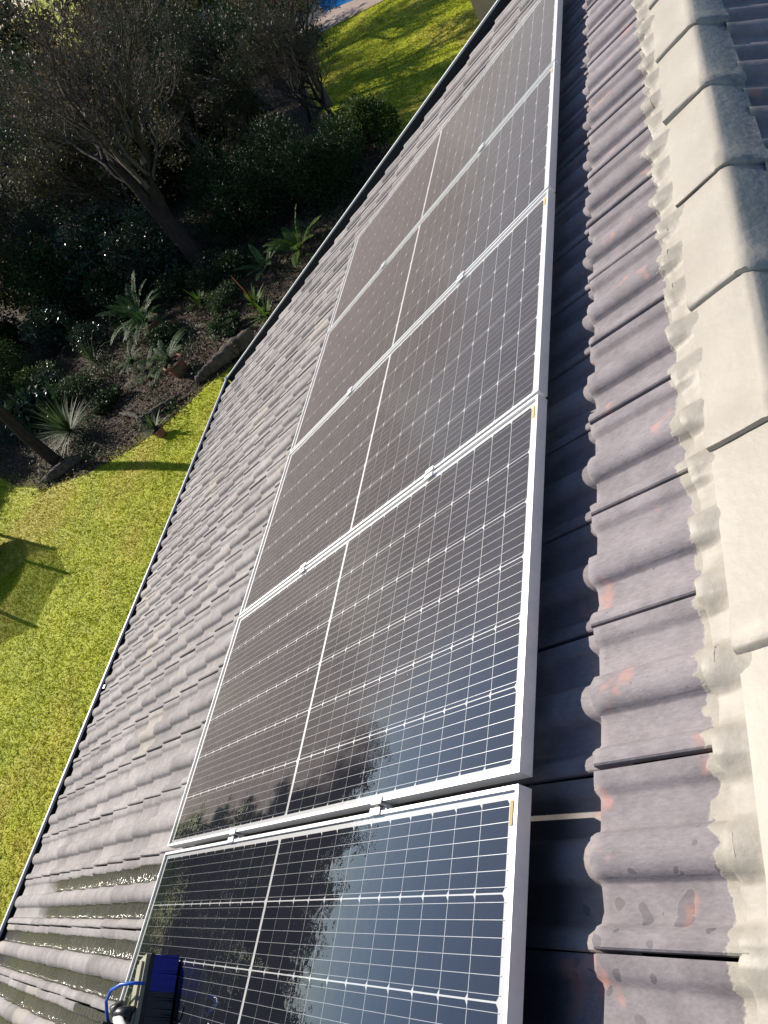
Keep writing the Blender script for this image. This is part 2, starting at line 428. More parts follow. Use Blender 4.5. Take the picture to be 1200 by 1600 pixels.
PROF = [(0, .004), (0, .0215), (.003, .0250), (.012, .0265), (.024, .0245), (.034, .0165), (.040, .005), (.046, .0012), (.060, .0008), (.099, .0008), (.104, .004),
        (.108, .014), (.117, .0240), (.130, .0295), (.146, .0315), (.162, .0295), (.175, .0240), (.184, .014), (.188, .004), (.193, .0008), (.246, .0008), (.254, .004),
        (.260, .0115), (.270, .0165), (.2935, .0175), (.2935, .002)]
def tile_geo(seed, length=.36):
    r = np.random.default_rng(seed); n = len(PROF)
    pu = np.array([p[0] for p in PROF]); pz = np.array([p[1] for p in PROF])
    ch = r.normal(0, .0016, n); ch2 = np.abs(r.normal(0, .0015, n))
    def tilt(v): return .022*(1 - v/.295)
    rows = [(np.full(n, .012), pz-.019), (ch, pz-.016), (ch-.0005, pz-.005-ch2), (ch+.004, pz-ch2*.4), (np.full(n, .02), pz), (np.full(n, length), pz)]
    V = []
    for v, z in rows: V.append(np.c_[v, pu, z + tilt(v)])
    V = np.vstack(V); F = []
    for i in range(len(rows)-1):
        for k in range(n-1): F.append((i*n+k, (i+1)*n+k, (i+1)*n+k+1, i*n+k+1))
    return V, np.array(F)
def tile_mesh(name, seed, length=.36):
    V, F = tile_geo(seed, length)
    me = mesh_np(name, V, F, M['tile'], smooth=True); me.set_sharp_from_angle(angle=math.radians(38)); return me
TILES = [tile_mesh('roof_tile', 100+i) for i in range(6)]
TOPT = [tile_mesh('roof_tile_cut', 120+i, .272) for i in range(4)]
FART = [tile_mesh('roof_tile_far', 130+i, .24) for i in range(3)]
HREF = -.132
COURSES = [-0.375 - .2905*k for k in range(12)] + [2.178 - .2837*j for j in range(0, 9)]
rest = []; rest_top = []
for ci, v0 in enumerate(COURSES):
    for k in range(-9, 18):
        u0 = .02 + .3*k
        jit = Matrix.Translation((random.gauss(0, .0022), random.gauss(0, .0012), random.gauss(0, .0008))) @ Matrix.Rotation(random.gauss(0, .004), 4, 'Z') @ Matrix.Rotation(random.gauss(0, .004), 4, 'X')
        wm = rloc(u0, v0, HREF) @ jit
        vis = in_view(r2w(u0+.15, v0+.1, -.1), 30) and (v0 < .02 or v0 > 1.85)
        if v0 > 1.85 and u0 > 3.6: vis = False
        if vis: obj('roof_tile', TOPT[random.randrange(4)] if v0 > 2.1 else TILES[random.randrange(6)], roof_o, wm)
        elif v0 > 2.1: rest_top.append(wm)
        else: rest.append(wm)
def joined(name, wms, parent, length=.36):
    Vs = []; Fs = []; b = 0
    geo = [tile_geo(200+i, length) for i in range(4)]
    for i, wm in enumerate(wms):
        V, F = geo[i % 4]; m = np.array(wm)
        Vs.append(V @ m[:3, :3].T + m[:3, 3]); Fs.append(F + b); b += len(V)
    me = mesh_np(name, np.vstack(Vs), np.vstack(Fs), M['tile'], smooth=True); me.set_sharp_from_angle(angle=math.radians(38))
    return obj(name, me, parent, I4, kind='stuff')
joined('covered_tiles', rest, roof_o); joined('covered_tiles', rest_top, roof_o, .272)

# far slope beyond the ridge
APEX = r2w(0, 2.66, -.128)
ROOF2 = Matrix(((-c_, 0, s_, APEX.x), (0, -1, 0, APEX.y), (s_, 0, c_, APEX.z), (0, 0, 0, 1)))
b = MB(); b.add([ROOF2 @ Vector(p) for p in ((-3.2, 2.7, -.035), (-3.2, -U_END, -.035), (0, -U_END, -.035), (0, 2.7, -.035))], [(0, 3, 2, 1)])
roof2_o = obj('roof', b.mesh('far_roof', M['felt']), house, I4)
rest = []; rest_top = []
for j in range(8):
    v0 = -.31 - .2935*j
    for k in range(-18, 9):
        u0 = .11 + .3*k
        wm = ROOF2 @ Matrix.Translation((v0, u0, -.022)) @ Matrix.Rotation(random.gauss(0, .004), 4, 'Z')
        if j < 3 and in_view(wm @ Vector((.1, .15, .03)), 150): obj('roof_tile', FART[random.randrange(3)] if j == 0 else TILES[random.randrange(6)], roof2_o, wm)
        else: (rest if j else rest_top).append(wm)
joined('covered_tiles', rest, roof2_o); joined('covered_tiles', rest_top, roof2_o, .24)

# ridge caps, each a part; the near end of each laps over the next nearer one
def ridge_mesh(seed):
    r = np.random.default_rng(seed)
    apex = (2.640, -.104); ang = -2*TH
    prof = []
    prof.append((apex[0]-.150, apex[1]-.024))
    for t in (-.149, -.143, -.11, -.06, -.022): prof.append((apex[0]+t, apex[1]-.004*(abs(t)/.15)**2))
    for a in np.linspace(0, 1, 9)[1:-1]:
        # rounded nose
        p0 = np.array([apex[0]-.022, apex[1]-.0002]); p1 = np.array([apex[0]+.004, apex[1]+.004]); p2 = np.array([apex[0]+.004+.022*math.cos(ang), apex[1]+.004+.022*math.sin(ang)])
        prof.append(tuple((1-a)**2*p0 + 2*a*(1-a)*p1 + a*a*p2))
    for t in (.03, .06, .09, .105, .112): prof.append((apex[0]+.004+t*math.cos(ang), apex[1]+.004+t*math.sin(ang)))
    prof = np.array(prof); n = len(prof)
    cen = np.array([2.625, -.23])
    nrm = prof - cen; nrm /= np.linalg.norm(nrm, axis=1)[:, None]
    lw_ = np.clip((prof[:, 0]-(apex[0]-.03))/.04, 0, 1)[:, None]; nrm = nrm*lw_ + np.array([[0., 1.]])*(1-lw_)
    rows = [(0.006, -.012), (0, -.006), (0.0, .009), (.005, .0135), (.03, .0145), (.055, .013), (.075, .008), (.10, .005), (.16, .003), (.25, .0015), (.36, 0.0), (.52, -.002)]
    V = []
    for i, (u, off) in enumerate(rows):
        wob = np.convolve(r.normal(0, .0022, n+4), np.ones(5)/5, 'valid')
        q = prof + nrm*(off + wob[:, None])
        uu = u + np.convolve(r.normal(0, .007, n+6), np.ones(7)/7, 'valid')*(1 if i < 8 else 0)
        V.append(np.c_[q[:, 0], uu, q[:, 1]])
    V = np.vstack(V); F = []
    for i in range(len(rows)-1):
        for k in range(n-1): F.append((i*n+k, i*n+k+1, (i+1)*n+k+1, (i+1)*n+k))
    me = mesh_np('ridge_cap', V, np.array(F), M['coat'], smooth=True); me.set_sharp_from_angle(angle=math.radians(50)); return me
for k in range(-6, 12):
    obj('ridge_cap', ridge_mesh(40+k), house, rloc(.172 + .463*k, 0, 0) @ Matrix.Rotation(random.gauss(0, .003), 4, 'Z'))
# mortar bedding brushed over with the same coat along the foot of the caps
def bedding(seed, u0=-2.7, u1=5.45, n=900):
    r = np.random.default_rng(seed); us = np.linspace(u0, u1, n)
    pu = np.array([p[0] for p in PROF[1:-1]]); pz = np.array([p[1] for p in PROF[1:-1]])
    def sm(k, sc): return np.convolve(r.normal(0, 1, n+k-1), np.ones(k)/k, 'valid')*math.sqrt(k)*sc
    w = sm(25, .0016); w2 = sm(41, .006) + sm(7, .0022); w3 = sm(9, .0006)
    ts = [(0, 0.0), (.006, .03), (.02, .10), (.038, .26), (.056, .52), (.074, .80), (.092, .95), (.118, 1.0)]
    tp = (us-.02) % .3; prof = np.interp(tp, pu, pz)
    prof = np.where(tp > .28, .026, prof)
    V = []
    for q, (d, a) in enumerate(ts):
        v = 2.428 + d + w2*(1-a)
        surf = HREF + prof + .022*(1-(v-2.178)/.295) + (.0002 if q == 0 else .0026)
        h = surf*(1-a) + (-.110)*a + w*(a*(1-a)*2.5+.15) + w3
        V.append(np.c_[v, us, h])
    m = len(ts); V = np.stack(V, 1).reshape(-1, 3)
    idx = np.arange(n*m).reshape(n, m)
    F = np.stack([idx[:-1, :-1], idx[:-1, 1:], idx[1:, 1:], idx[1:, :-1]], -1).reshape(-1, 4)
    return mesh_np('mortar_bedding', V, F, M['bedding'], smooth=True)
obj('mortar_bedding', bedding(3), house, ROOF)

# gutter, fascia, barge board, walls
LIP = r2w(0, -3.66, -.065)
UE = 5.656
def strip(prof, u0, u1, name, mat, parent=house, n=2):
    b = MB(); b.loft([[(x, u, z) for x, z in prof] for u in np.linspace(u0, u1, n)], close=True, cap=True); return obj(name, b.mesh(name, mat), parent, I4)
lx, lz = LIP.x, LIP.z
g = strip([(lx, lz-.02), (lx+.004, lz-.02), (lx+.004, lz-.115), (lx+.125, lz-.115), (lx+.125, lz-.03), (lx+.130, lz-.03), (lx+.130, lz-.121), (lx-.002, lz-.121)], -2.7, UE-.012, 'gutter', M['gutter'])
b = MB(); b.loft([[(lx+x, u, lz+z+.003*math.sin(u*1.3)) for x, z in ((-.012, -.02), (.012, -.02), (.012, -.004), (.008, 0), (-.008, 0), (-.012, -.004))] for u in np.linspace(-2.7, UE-.005, 24)], close=True, cap=True)
obj('lip_bead', b.mesh('lip_bead', M['lip']), g, I4)
for u in (-1.6, -.45, .62, 1.72, 2.86, 3.95, 5.0):
    b = MB(); b.box((lx+.004, u-.011, lz-.024), (lx+.128, u+.011, lz-.020)); obj('bracket', b.mesh('bracket', M['gutter']), g, I4)
# small white clips in the gutter
b = MB(); b.box((lx+.012, 3.62, lz-.034), (lx+.040, 3.66, lz-.028)); obj('bracket', b.mesh('bracket_clip', M['pole']), g, I4)
b = MB(); b.box((lx+.03, 1.60, lz-.02), (lx+.055, 1.635, lz-.012)); obj('bracket', b.mesh('bracket_clip', M['pole']), g, I4)
strip([(lx+.133, lz-.20), (lx+.153, lz-.20), (lx+.153, lz-.045), (lx+.133, lz-.045)], -2.7, UE-.03, 'fascia', M['fascia'])
# barge board up the verge with a dark flashing between it and the tiles
b = MB(); b.loft([[(-3.655, UE-.012, -.215), (-3.655, UE+.010, -.215), (-3.655, UE+.010, -.078), (-3.655, UE-.012, -.078)],
                  [(2.80, UE-.012, -.215), (2.80, UE+.010, -.215), (2.80, UE+.010, -.078), (2.80, UE-.012, -.078)]], close=True, cap=True)
brg = obj('barge_board', b.mesh('barge_board', M['gutter']), house, ROOF)
b = MB(); b.box((-3.66, UE-.016, -.0779), (2.80, UE+.014, -.064))
obj('edge_strip', b.mesh('edge_strip', M['lip']), brg, ROOF)
b = MB(); b.tube([(-3.668, UE-.002, -.10), (-3.668, UE-.002, -.05)], .017, 10); obj('corner_cap', b.mesh('corner_cap', M['lip'], True), brg, ROOF)
b = MB(); b.box((-3.64, U_END-.06, -.19), (2.70, UE-.013, -.172)); obj('verge_flashing', b.mesh('verge_flashing', M['gutter']), house, ROOF)
wx0 = lx + .62; wx1 = APEX.x*2 - wx0
b = MB(); b.add([(wx0, -8, ZG), (wx0, UE-.35, ZG), (wx0, UE-.35, -1.72), (wx0, -8, -1.72)], [(0, 3, 2, 1)]); obj('wall', b.mesh('wall', M['wall']), house, I4)
b = MB(); b.add([(wx0, UE-.35, ZG), (wx1, UE-.35, ZG), (wx1, UE-.35, -1.72), (APEX.x, UE-.35, APEX.z-.14), (wx0, UE-.35, -1.72)], [(0, 1, 2, 3, 4)]); obj('wall', b.mesh('gable_wall', M['wall']), house, I4)
b = MB(); b.add([(wx1, -8, ZG), (wx1, UE-.35, ZG), (wx1, UE-.35, -1.72), (wx1, -8, -1.72)], [(0, 1, 2, 3)]); obj('wall', b.mesh('back_wall', M['wall']), house, I4)

# ------------------------------------------------------------------ solar panels
PL, PW, GAP = 2.0735, 1.045, .013
PITCH = PW + GAP; TH_F = .035
LIPW = .0085
b = MB()
b.box((0, 0, -TH_F), (PL, LIPW, 0)); b.box((0, PW-LIPW, -TH_F), (PL, PW, 0))
b.box((0, LIPW, -TH_F), (LIPW, PW-LIPW, -.0002)); b.box((PL-LIPW, LIPW, -TH_F), (PL, PW-LIPW, -.0002))
FRAME_ME = b.mesh('panel_frame', M['alu'])
b = MB(); b.add([(LIPW, LIPW, -.0085), (PL-LIPW, LIPW, -.0085), (PL-LIPW, PW-LIPW, -.0085), (LIPW, PW-LIPW, -.0085)], [(0, 1, 2, 3)])
BACK_ME = b.mesh('backsheet', M['back'])
b = MB(); b.add([(LIPW, LIPW, -.0030), (PL-LIPW, LIPW, -.0030), (PL-LIPW, PW-LIPW, -.0030), (LIPW, PW-LIPW, -.0030)], [(0, 1, 2, 3)])
GLASS_ME = b.mesh('glass', M['glass'])
MU, MV, MC = .022, .031, .006
CPU_ = (PW-2*MU)/6; CPV = (PL/2-MV-MC)/12
cu, cv, ch = CPU_-.0034, CPV-.0029, .0075
b = MB(); b.add([(0, 0, 0), (cv-ch*.75, 0, 0), (cv, ch, 0), (cv, cu-ch, 0), (cv-ch*.75, cu, 0), (0, cu, 0)], [(0, 1, 2, 3, 4, 5)])
CELL_ME = b.mesh('cell', M['cell'])
b = MB()
for r in range(6):
    for k in range(6):
        u = MU + r*CPU_ + .0101 + .0284*k
        for (va, vb) in ((MV-.004, PL/2-MC+.002), (PL/2+MC-.002, PL-MV+.004)):
            b.add([(va, u-.0005, -.0070), (vb, u-.0005, -.0070), (vb, u+.0005, -.0070), (va, u+.0005, -.0070)], [(0, 1, 2, 3)])
BUS_ME = b.mesh('busbars', M['busbar'])
b = MB(); b.box((PL-.0275, PW-.072, -.0068), (PL-.0195, PW-.027, -.0064)); LABEL_ME = b.mesh('label_strip', M['sticker'])
plabels = {-1: 'nearest solar panel, washed clean and wet, cut by the bottom edge of the picture',
           0: 'second solar panel from the bottom, dusty with a wet lower edge',
           1: 'middle panel of the row of five, evenly dusty brown',
           2: 'fourth solar panel from the bottom, dusty and narrow in the view',
           3: 'farthest solar panel, at the top of the row near the verge'}
for k in range(-1, 4):
    u0 = k*PITCH - (.010 if k < 0 else 0)
    wm = rloc(u0, 0, 0)
    t = empty('solar_panel', r2w(k*PITCH, 0, -TH_F), plabels[k], 'solar panel', 'row of solar panels on the roof')
    obj('frame', FRAME_ME, t, wm); obj('backsheet', BACK_ME, t, wm); obj('glass', GLASS_ME, t, wm)
    o = obj('busbars', BUS_ME, t, wm, kind='stuff'); obj('label_strip', LABEL_ME, t, wm)
    for half in range(2):
        for i in range(12):
            for r in range(6):
                va = (MV if half == 0 else PL/2+MC) + i*CPV + .00145
                obj('cell', CELL_ME, t, wm @ Matrix.Translation((va, MU + r*CPU_ + .0017, -.0077)))
# mounting rails with mid clamps
for v, lab in ((.672, 'lower aluminium mounting rail clamping the panels nearest the eave'), (1.565, 'upper aluminium mounting rail clamping the panels nearest the ridge')):
    t = empty('mounting_rail', r2w(-1.2, v, -.08), lab, 'rail', 'mounting rails under the panels')
    b = MB(); b.box((v-.02, -1.25, -.075), (v+.02, 4.26, -.0355)); obj('rail', b.mesh('rail', M['steel']), t, ROOF)
    for k in range(0, 4):
        uc = k*PITCH - GAP/2 - (.004 if k == 0 else 0)
        b = MB()
        b.box((v-.022, uc-.021, .0008), (v+.022, uc-.007, .0040)); b.box((v-.022, uc+.007, .0008), (v+.022, uc+.021, .0040))
        b.box((v-.022, uc-.0069, -.018), (v+.022, uc-.0045, .0040)); b.box((v-.022, uc+.0045, -.018), (v+.022, uc+.0069, .0040))
        b.box((v-.022, uc-.0044, -.018), (v+.022, uc+.0044, -.0155))
        cl = obj('clamp', b.mesh('clamp', M['alu']), t, ROOF)
        b = MB(); b.tube([(v, uc, -.036), (v, uc, -.004)], .0042, 8); b.tube([(v, uc, -.0155), (v, uc, -.0075)], .0043, 6)
        obj('bolt', b.mesh('bolt', M['black']), cl, ROOF)

# ------------------------------------------------------------------ washing brush
A = np.array([.477, -.376]); D = np.array([.398, -.917]); Nn = np.array([-.917, -.398])     # (v,u)
def bq(along, across, h): p = A + D*along + Nn*across; return (p[0], p[1], h)
brush = empty('washing_brush', r2w(-.5, .5, .0), 'blue bristled washing brush on a white pole lying on the wet panel', 'brush')
def bbox(a0, a1, c0, c1, h0, h1, b): 
    b.add([bq(a0,c0,h0),bq(a1,c0,h0),bq(a1,c1,h0),bq(a0,c1,h0),bq(a0,c0,h1),bq(a1,c0,h1),bq(a1,c1,h1),bq(a0,c1,h1)],
          [(0,1,2,3),(4,7,6,5),(0,4,5,1),(1,5,6,2),(2,6,7,3),(3,7,4,0)])
b = MB(); bbox(-.004, .345, -.002, .062, .078, .090, b); head = obj('head', b.mesh('head', M['black']), brush, ROOF)
b = MB(); bbox(0, .34, .002, .058, .0902, .104, b); bbox(.02, .32, .012, .048, .1042, .112, b); obj('block', b.mesh('block', M['brushblock']), brush, ROOF)
def bristles(a0, a1, mat, name):
    b = MB(); na = int((a1-a0)/.0075)
    for i in range(na):
        for j in range(9):
            a = a0 + (i+.5)*(a1-a0)/na; cc = .003 + j*.007
            fl = (.5-random.random())*.006; fl2 = (j-4)*.0035 - .004
            r = .0036
            b.add([bq(a-r,cc-r,.078), bq(a+r,cc-r,.078), bq(a+r,cc+r,.078), bq(a-r,cc+r,.078),
                   bq(a-r*1.2+fl,cc-r*1.3+fl2,.0012), bq(a+r*1.2+fl,cc-r*1.3+fl2,.0012), bq(a+r*1.2+fl,cc+r*1.3+fl2,.0012), bq(a-r*1.2+fl,cc+r*1.3+fl2,.0012)],
                  [(0,4,5,1),(1,5,6,2),(2,6,7,3),(3,7,4,0)])
    obj(name, b.mesh(name, mat), brush, ROOF, kind='stuff')
bristles(.0, .105, M['bristle'], 'blue_bristles'); bristles(.106, .34, M['black'], 'black_bristles')
b = MB(); b.tube([(.535, -.535, .112), (.50, -.54, .135), (.445, -.545, .135)], .020, 8); b.tube([(.47, -.56, .118), (.47, -.52, .150)], .022, 8)
obj('joint', b.mesh('joint', M['black'], True), brush, ROOF)
b = MB(); b.tube([(.44, -.545, .130), (3.03, -1.05, .43)], .0155, 14); obj('pole', b.mesh('pole', M['pole'], True), brush, ROOF)
b = MB()
P0 = [(.545, -.455, .105), (.525, -.46, .135), (.49, -.47, .160), (.44, -.49, .170), (.39, -.52, .160), (.36, -.545, .140), (.35, -.575, .12)]
b.tube(P0, .0052, 8); obj('hose', b.mesh('hose', M['hose'], True), brush, ROOF)
b = MB(); b.tube([(.35, -.57, .125), (.345, -.61, .11)], .010, 8); b.tube([(.325, -.585, .12), (.375, -.595, .125)], .007, 8); b.tube([(.352, -.578, .10), (.352, -.578, .140)], .006, 6)
obj('valve', b.mesh('valve', M['black'], True), brush, ROOF)
b = MB(); b.tube([(.345, -.60, .11), (.33, -.66, .10)], .0075, 8); obj('valve_ring', b.mesh('valve_ring', M['pole'], True), brush, ROOF)

# ------------------------------------------------------------------ vegetation builders
def nrmz(a): return a / np.maximum(np.linalg.norm(a, axis=-1, keepdims=True), 1e-9)
def tubes(P, Rr, sides):
    """P (B,n,3), Rr (B,n) -> verts, quads"""
    B, n, _ = P.shape
    T = nrmz(np.gradient(P, axis=1))
    a = np.where(np.abs(T[..., 2:3]) < .9, np.array([0, 0, 1.]), np.array([1., 0, 0]))
    X = nrmz(np.cross(T, a)); Y = np.cross(T, X)
    an = np.arange(sides)*2*np.pi/sides
    V = P[:, :, None, :] + (X[:, :, None, :]*np.cos(an)[None, None, :, None] + Y[:, :, None, :]*np.sin(an)[None, None, :, None])*Rr[:, :, None, None]
    idx = np.arange(B*n*sides).reshape(B, n, sides)
    q = np.stack([idx[:, :-1, :], np.roll(idx, -1, 2)[:, :-1, :], np.roll(idx, -1, 2)[:, 1:, :], idx[:, 1:, :]], -1)
    return V.reshape(-1, 3), q.reshape(-1, 4)
def merge(parts):
    Vs, Fs, b = [], [], 0
    for V, F in parts: Vs.append(V); Fs.append(F+b); b += len(V)
    return np.vstack(Vs), np.vstack(Fs)
def leaves(pos, size, rg, aspect=.45, up=.3, axis=None, fold=.12):
    """rhombic leaves, one folded quad each"""
    n = len(pos)
    d = nrmz(rg.normal(size=(n, 3)) + (0 if axis is None else axis*1.6) + np.array([0, 0, -.15]))
    nn = rg.normal(size=(n, 3)) + np.array([0, 0, up*3])
    s = nrmz(np.cross(d, nn)); nn = np.cross(s, d)
    sz = (size*rg.uniform(.6, 1.3, n))[:, None]
    V = np.stack([pos, pos + d*sz*.5 + s*sz*aspect*.5 + nn*sz*fold, pos + d*sz, pos + d*sz*.5 - s*sz*aspect*.5 + nn*sz*fold], 1)
    return V.reshape(-1, 3), np.arange(4*n).reshape(n, 4)
def grow(rg, base, d0, L0, r0, levels, kids, wob=.18, trop=.12, spread=(.45, .95), shrink=(.5, .8), npt=5, rmin=.003, first=.35):
    """returns dict level -> (P (B,npt,3), R (B,npt))"""
    out = {}
    P0 = np.array([base], float); D = nrmz(np.array([d0], float)); L = np.array([L0]); R = np.array([r0])
    for lev in range(levels+1):
        B = len(P0); pts = [P0]; d = D.copy(); p = P0.copy()
        for i in range(npt-1):
            d = nrmz(d + rg.normal(0, wob, (B, 3)) + np.array([0, 0, trop]))
            p = p + d*(L/(npt-1))[:, None]; pts.append(p)
        Pm = np.stack(pts, 1); tp = np.linspace(1, .5 if lev < levels else .35, npt)
        Rm = np.maximum(R[:, None]*tp[None], rmin)
        out[lev] = (Pm, Rm)
        if lev == levels: break
        k = kids[lev]
        t = rg.uniform(first, 1.0, (B, k)); t[:, 0] = 1.0
        x = t*(npt-1); i0 = np.clip(x.astype(int), 0, npt-2); fr = (x-i0)[..., None]
        bi = np.arange(B)[:, None]
        start = Pm[bi, i0]*(1-fr) + Pm[bi, i0+1]*fr
        dd = nrmz(Pm[bi, i0+1] - Pm[bi, i0])
        rnd = nrmz(np.cross(dd, rg.normal(size=(B, k, 3))))
        ang = rg.uniform(*spread, (B, k))[..., None]
        nd = nrmz(dd*np.cos(ang) + rnd*np.sin(ang))
        P0 = start.reshape(-1, 3); D = nd.reshape(-1, 3)
        L = (L[:, None]*rg.uniform(*shrink, (B, k))).reshape(-1)
        R = (Rm[bi, i0]*rg.uniform(.5, .72, (B, k))).reshape(-1)
    return out
def wood_split(g, cut):
    lo = [tubes(*g[l], 7 if l == 0 else 5) for l in g if l < cut]
    hi = [tubes(*g[l], 3) for l in g if l >= cut]
    return merge(lo), (merge(hi) if hi else None)
def tree(name, loc, label, cat, mats, h, r, seed, levels=4, kids=(5, 5, 5, 6), lean=(0, 0), leaf=None, nleaf=0, leafsize=.1, group=None, leafaspect=.45, axisup=None, first=.35, trop=.10, spread=(.4, .9), wob=.16, trunk_len=.35, leaf_levels=1, **kw):
    rg = np.random.default_rng(seed)
    base = np.array([loc[0], loc[1], ZG-.05])
    t = empty(name, (loc[0], loc[1], ZG), label, cat, group)
    g = grow(rg, base, (lean[0], lean[1], 1), h*trunk_len, r, levels, kids, wob=wob, trop=trop, spread=spread, first=first, **kw)
    lo, hi = wood_split(g, 2)
    obj('trunk', mesh_np('trunk', lo[0], lo[1], mats[0], smooth=True), t, I4)
    if hi is not None: obj('twigs', mesh_np('twigs', hi[0], hi[1], mats[1], smooth=True), t, I4, kind='stuff')
    if leaf is not None and nleaf:
        pts = np.concatenate([g[l][0][:, 1:].reshape(-1, 3) for l in sorted(g)[-leaf_levels:]])
        ix = rg.integers(0, len(pts), nleaf); pos = pts[ix] + rg.normal(0, leafsize*.7, (nleaf, 3))
        V, F = leaves(pos, np.full(nleaf, leafsize), rg, leafaspect)
        obj('crown', mesh_np('crown', V, F, leaf), t, I4)
    return t
def bush(name, loc, label, cat, rad, seed, leaf, nleaf, leafsize, lobes=9, group=None, aspect=.5, stem=None, z0=.1, shell=.45, up=.3):
    """dense shrub: leaves through lumpy lobes round a few stems"""
    rg = np.random.default_rng(seed)
    t = empty(name, (loc[0], loc[1], ZG), label, cat, group)
    rx, ry, h = rad
    cen = []; rr = []
    for i in range(lobes):
        a = rg.uniform(0, 2*np.pi); q = np.sqrt(rg.uniform(0, 1))
        cen.append((rx*.62*q*np.cos(a), ry*.62*q*np.sin(a), rg.uniform(.25, .75)*h*(1-.35*q))); rr.append(rg.uniform(.28, .5))
    cen = np.array(cen); rr = np.array(rr)
    k = rg.integers(0, lobes, nleaf)
    d = nrmz(rg.normal(size=(nleaf, 3))); q = rg.uniform(shell, 1, nleaf)**.6
    p = cen[k] + d*(q*rr[k])[:, None]*np.array([rx, ry, h*.75])
    p += rg.normal(0, .04, (nleaf, 3))*np.array([rx, ry, h])
    p[:, 2] = np.abs(p[:, 2]-z0)+z0
    p += np.array([loc[0], loc[1], ZG])
    V, F = leaves(p, np.full(nleaf, leafsize), rg, aspect, up, axis=d)
    obj('crown', mesh_np('crown', V, F, leaf), t, I4)
    g = grow(rg, (0, 0, -.05), (0, 0, 1), h*.35, .03+.012*h, 3, (6, 5, 5), wob=.2, trop=.05, spread=(.5, 1.1))
    V, F = merge([tubes(*g[l], 4) for l in g]); V = V*np.array([max(1, rx/h), max(1, ry/h), 1]) + np.array([loc[0], loc[1], ZG])
    obj('stems', mesh_np('stems', V, F, stem or M['bark'], smooth=True), t, I4)
    return t
def frond_geo(rg, az, el, L, droop, npair, lw, ll, taper=True):
    """one pinnate frond starting at the origin"""
    n = 9; d = np.array([math.cos(az)*math.cos(el), math.sin(az)*math.cos(el), math.sin(el)]); p = np.zeros(3); pts = [p]
    for i in range(n-1):
        d = nrmz(d + np.array([0, 0, -droop/(n-1)]) + rg.normal(0, .025, 3)); p = p + d*L/(n-1); pts.append(p)
    pts = np.array(pts)
    parts = [tubes(pts[None], np.linspace(.008, .003, n)[None], 4)]
    ts = np.linspace(.12, .99, npair); x = ts*(n-1); i0 = np.clip(x.astype(int), 0, n-2); fr = (x-i0)[:, None]
    q = pts[i0]*(1-fr) + pts[i0+1]*fr; tg = nrmz(pts[i0+1]-pts[i0])
    side = nrmz(np.cross(tg, np.array([0, 0, 1.])) + 1e-6); upv = np.cross(side, tg)
    Vs = []
    for sgn in (1, -1):
        ln = ll*np.sin(np.pi*np.clip(ts*.86+.10, 0, 1))**.7
        dd = nrmz(side*sgn + tg*.45 + upv*.10 + rg.normal(0, .06, (npair, 3)))
        w = tg*lw*.5
        Vs.append(np.stack([q-w*.6, q+dd*ln[:, None]*.5-w-upv*.006, q+dd*ln[:, None]+np.array([0, 0, -.02]), q+dd*ln[:, None]*.5+w-upv*.006], 1))
    V = np.concatenate(Vs).reshape(-1, 3); parts.append((V, np.arange(len(V)).reshape(-1, 4)))
    return merge(parts)
def fern(name, loc, label, cat, nf, L, seed, mat, z=0.0, el=(.35, 1.2), droop=1.1, npair=20, lw=.035, ll=.13, group=None, core=True):
    rg = np.random.default_rng(seed); base = Vector((loc[0], loc[1], ZG+z))
    t = empty(name, base, label, cat, group)
    for i in range(nf):
        V, F = frond_geo(rg, 2*math.pi*(i*.382)+rg.uniform(-.2, .2), rg.uniform(*el), L*rg.uniform(.75, 1.1), droop*rg.uniform(.8, 1.25), npair, lw, ll)
        obj('frond', mesh_np('frond', V, F, mat), t, Matrix.Translation(base))
    if core:
        b = MB(); b.lathe([(.0, -.02), (.07, -.02), (.085, .06), (.06, .13), (0, .15)], 9); obj('crown_base', b.mesh('crown_base', M['bark'], True), t, Matrix.Translation(base))
    return t
def blade_geo(rg, n, L, w, el, droop, seg=5):
    az = rg.uniform(0, 2*np.pi, n); e = rg.uniform(el[0], el[1], n)
    d = np.stack([np.cos(az)*np.cos(e), np.sin(az)*np.cos(e), np.sin(e)], 1)
    ln = L*rg.uniform(.65, 1.1, n); dr = droop*rg.uniform(.5, 1.3, n)
    p = np.zeros((n, 3)) + d*.03; side = nrmz(np.cross(d, np.array([0, 0, 1.])) + 1e-6)
    rows = []
    for i in range(seg):
        f = i/(seg-1); ww = w*(1-f**2.2)*.5*(0.6+.4*min(1, f*4)) + .0008
        rows.append(np.stack([p-side*ww, p+side*ww], 1))
        d = nrmz(d + np.array([0, 0, -1])*(dr/(seg-1))[:, None]); p = p + d*(ln/(seg-1))[:, None]
    V = np.stack(rows, 1)       # n,seg,2,3
    idx = np.arange(n*seg*2).reshape(n, seg, 2)
    F = np.stack([idx[:, :-1, 0], idx[:, :-1, 1], idx[:, 1:, 1], idx[:, 1:, 0]], -1).reshape(-1, 4)
    return V.reshape(-1, 3), F
def rosette(name, loc, label, cat, n, L, w, seed, mat, el=(.2, 1.4), droop=.5, z=0.0, group=None, split=True):
    rg = np.random.default_rng(seed); base = Vector((loc[0], loc[1], ZG+z)); t = empty(name, base, label, cat, group)
    k = 12 if split else 1
    for i in range(k):
        V, F = blade_geo(rg, max(1, n//k), L, w, el, droop)
        obj('leaf_tuft', mesh_np('leaf_tuft', V, F, mat), t, Matrix.Translation(base))
    b = MB(); b.lathe([(0, -.03), (.05, -.03), (.06, .04), (.03, .09), (0, .1)], 8); obj('stem', b.mesh('stem', M['bark'], True), t, Matrix.Translation(base))
    return t
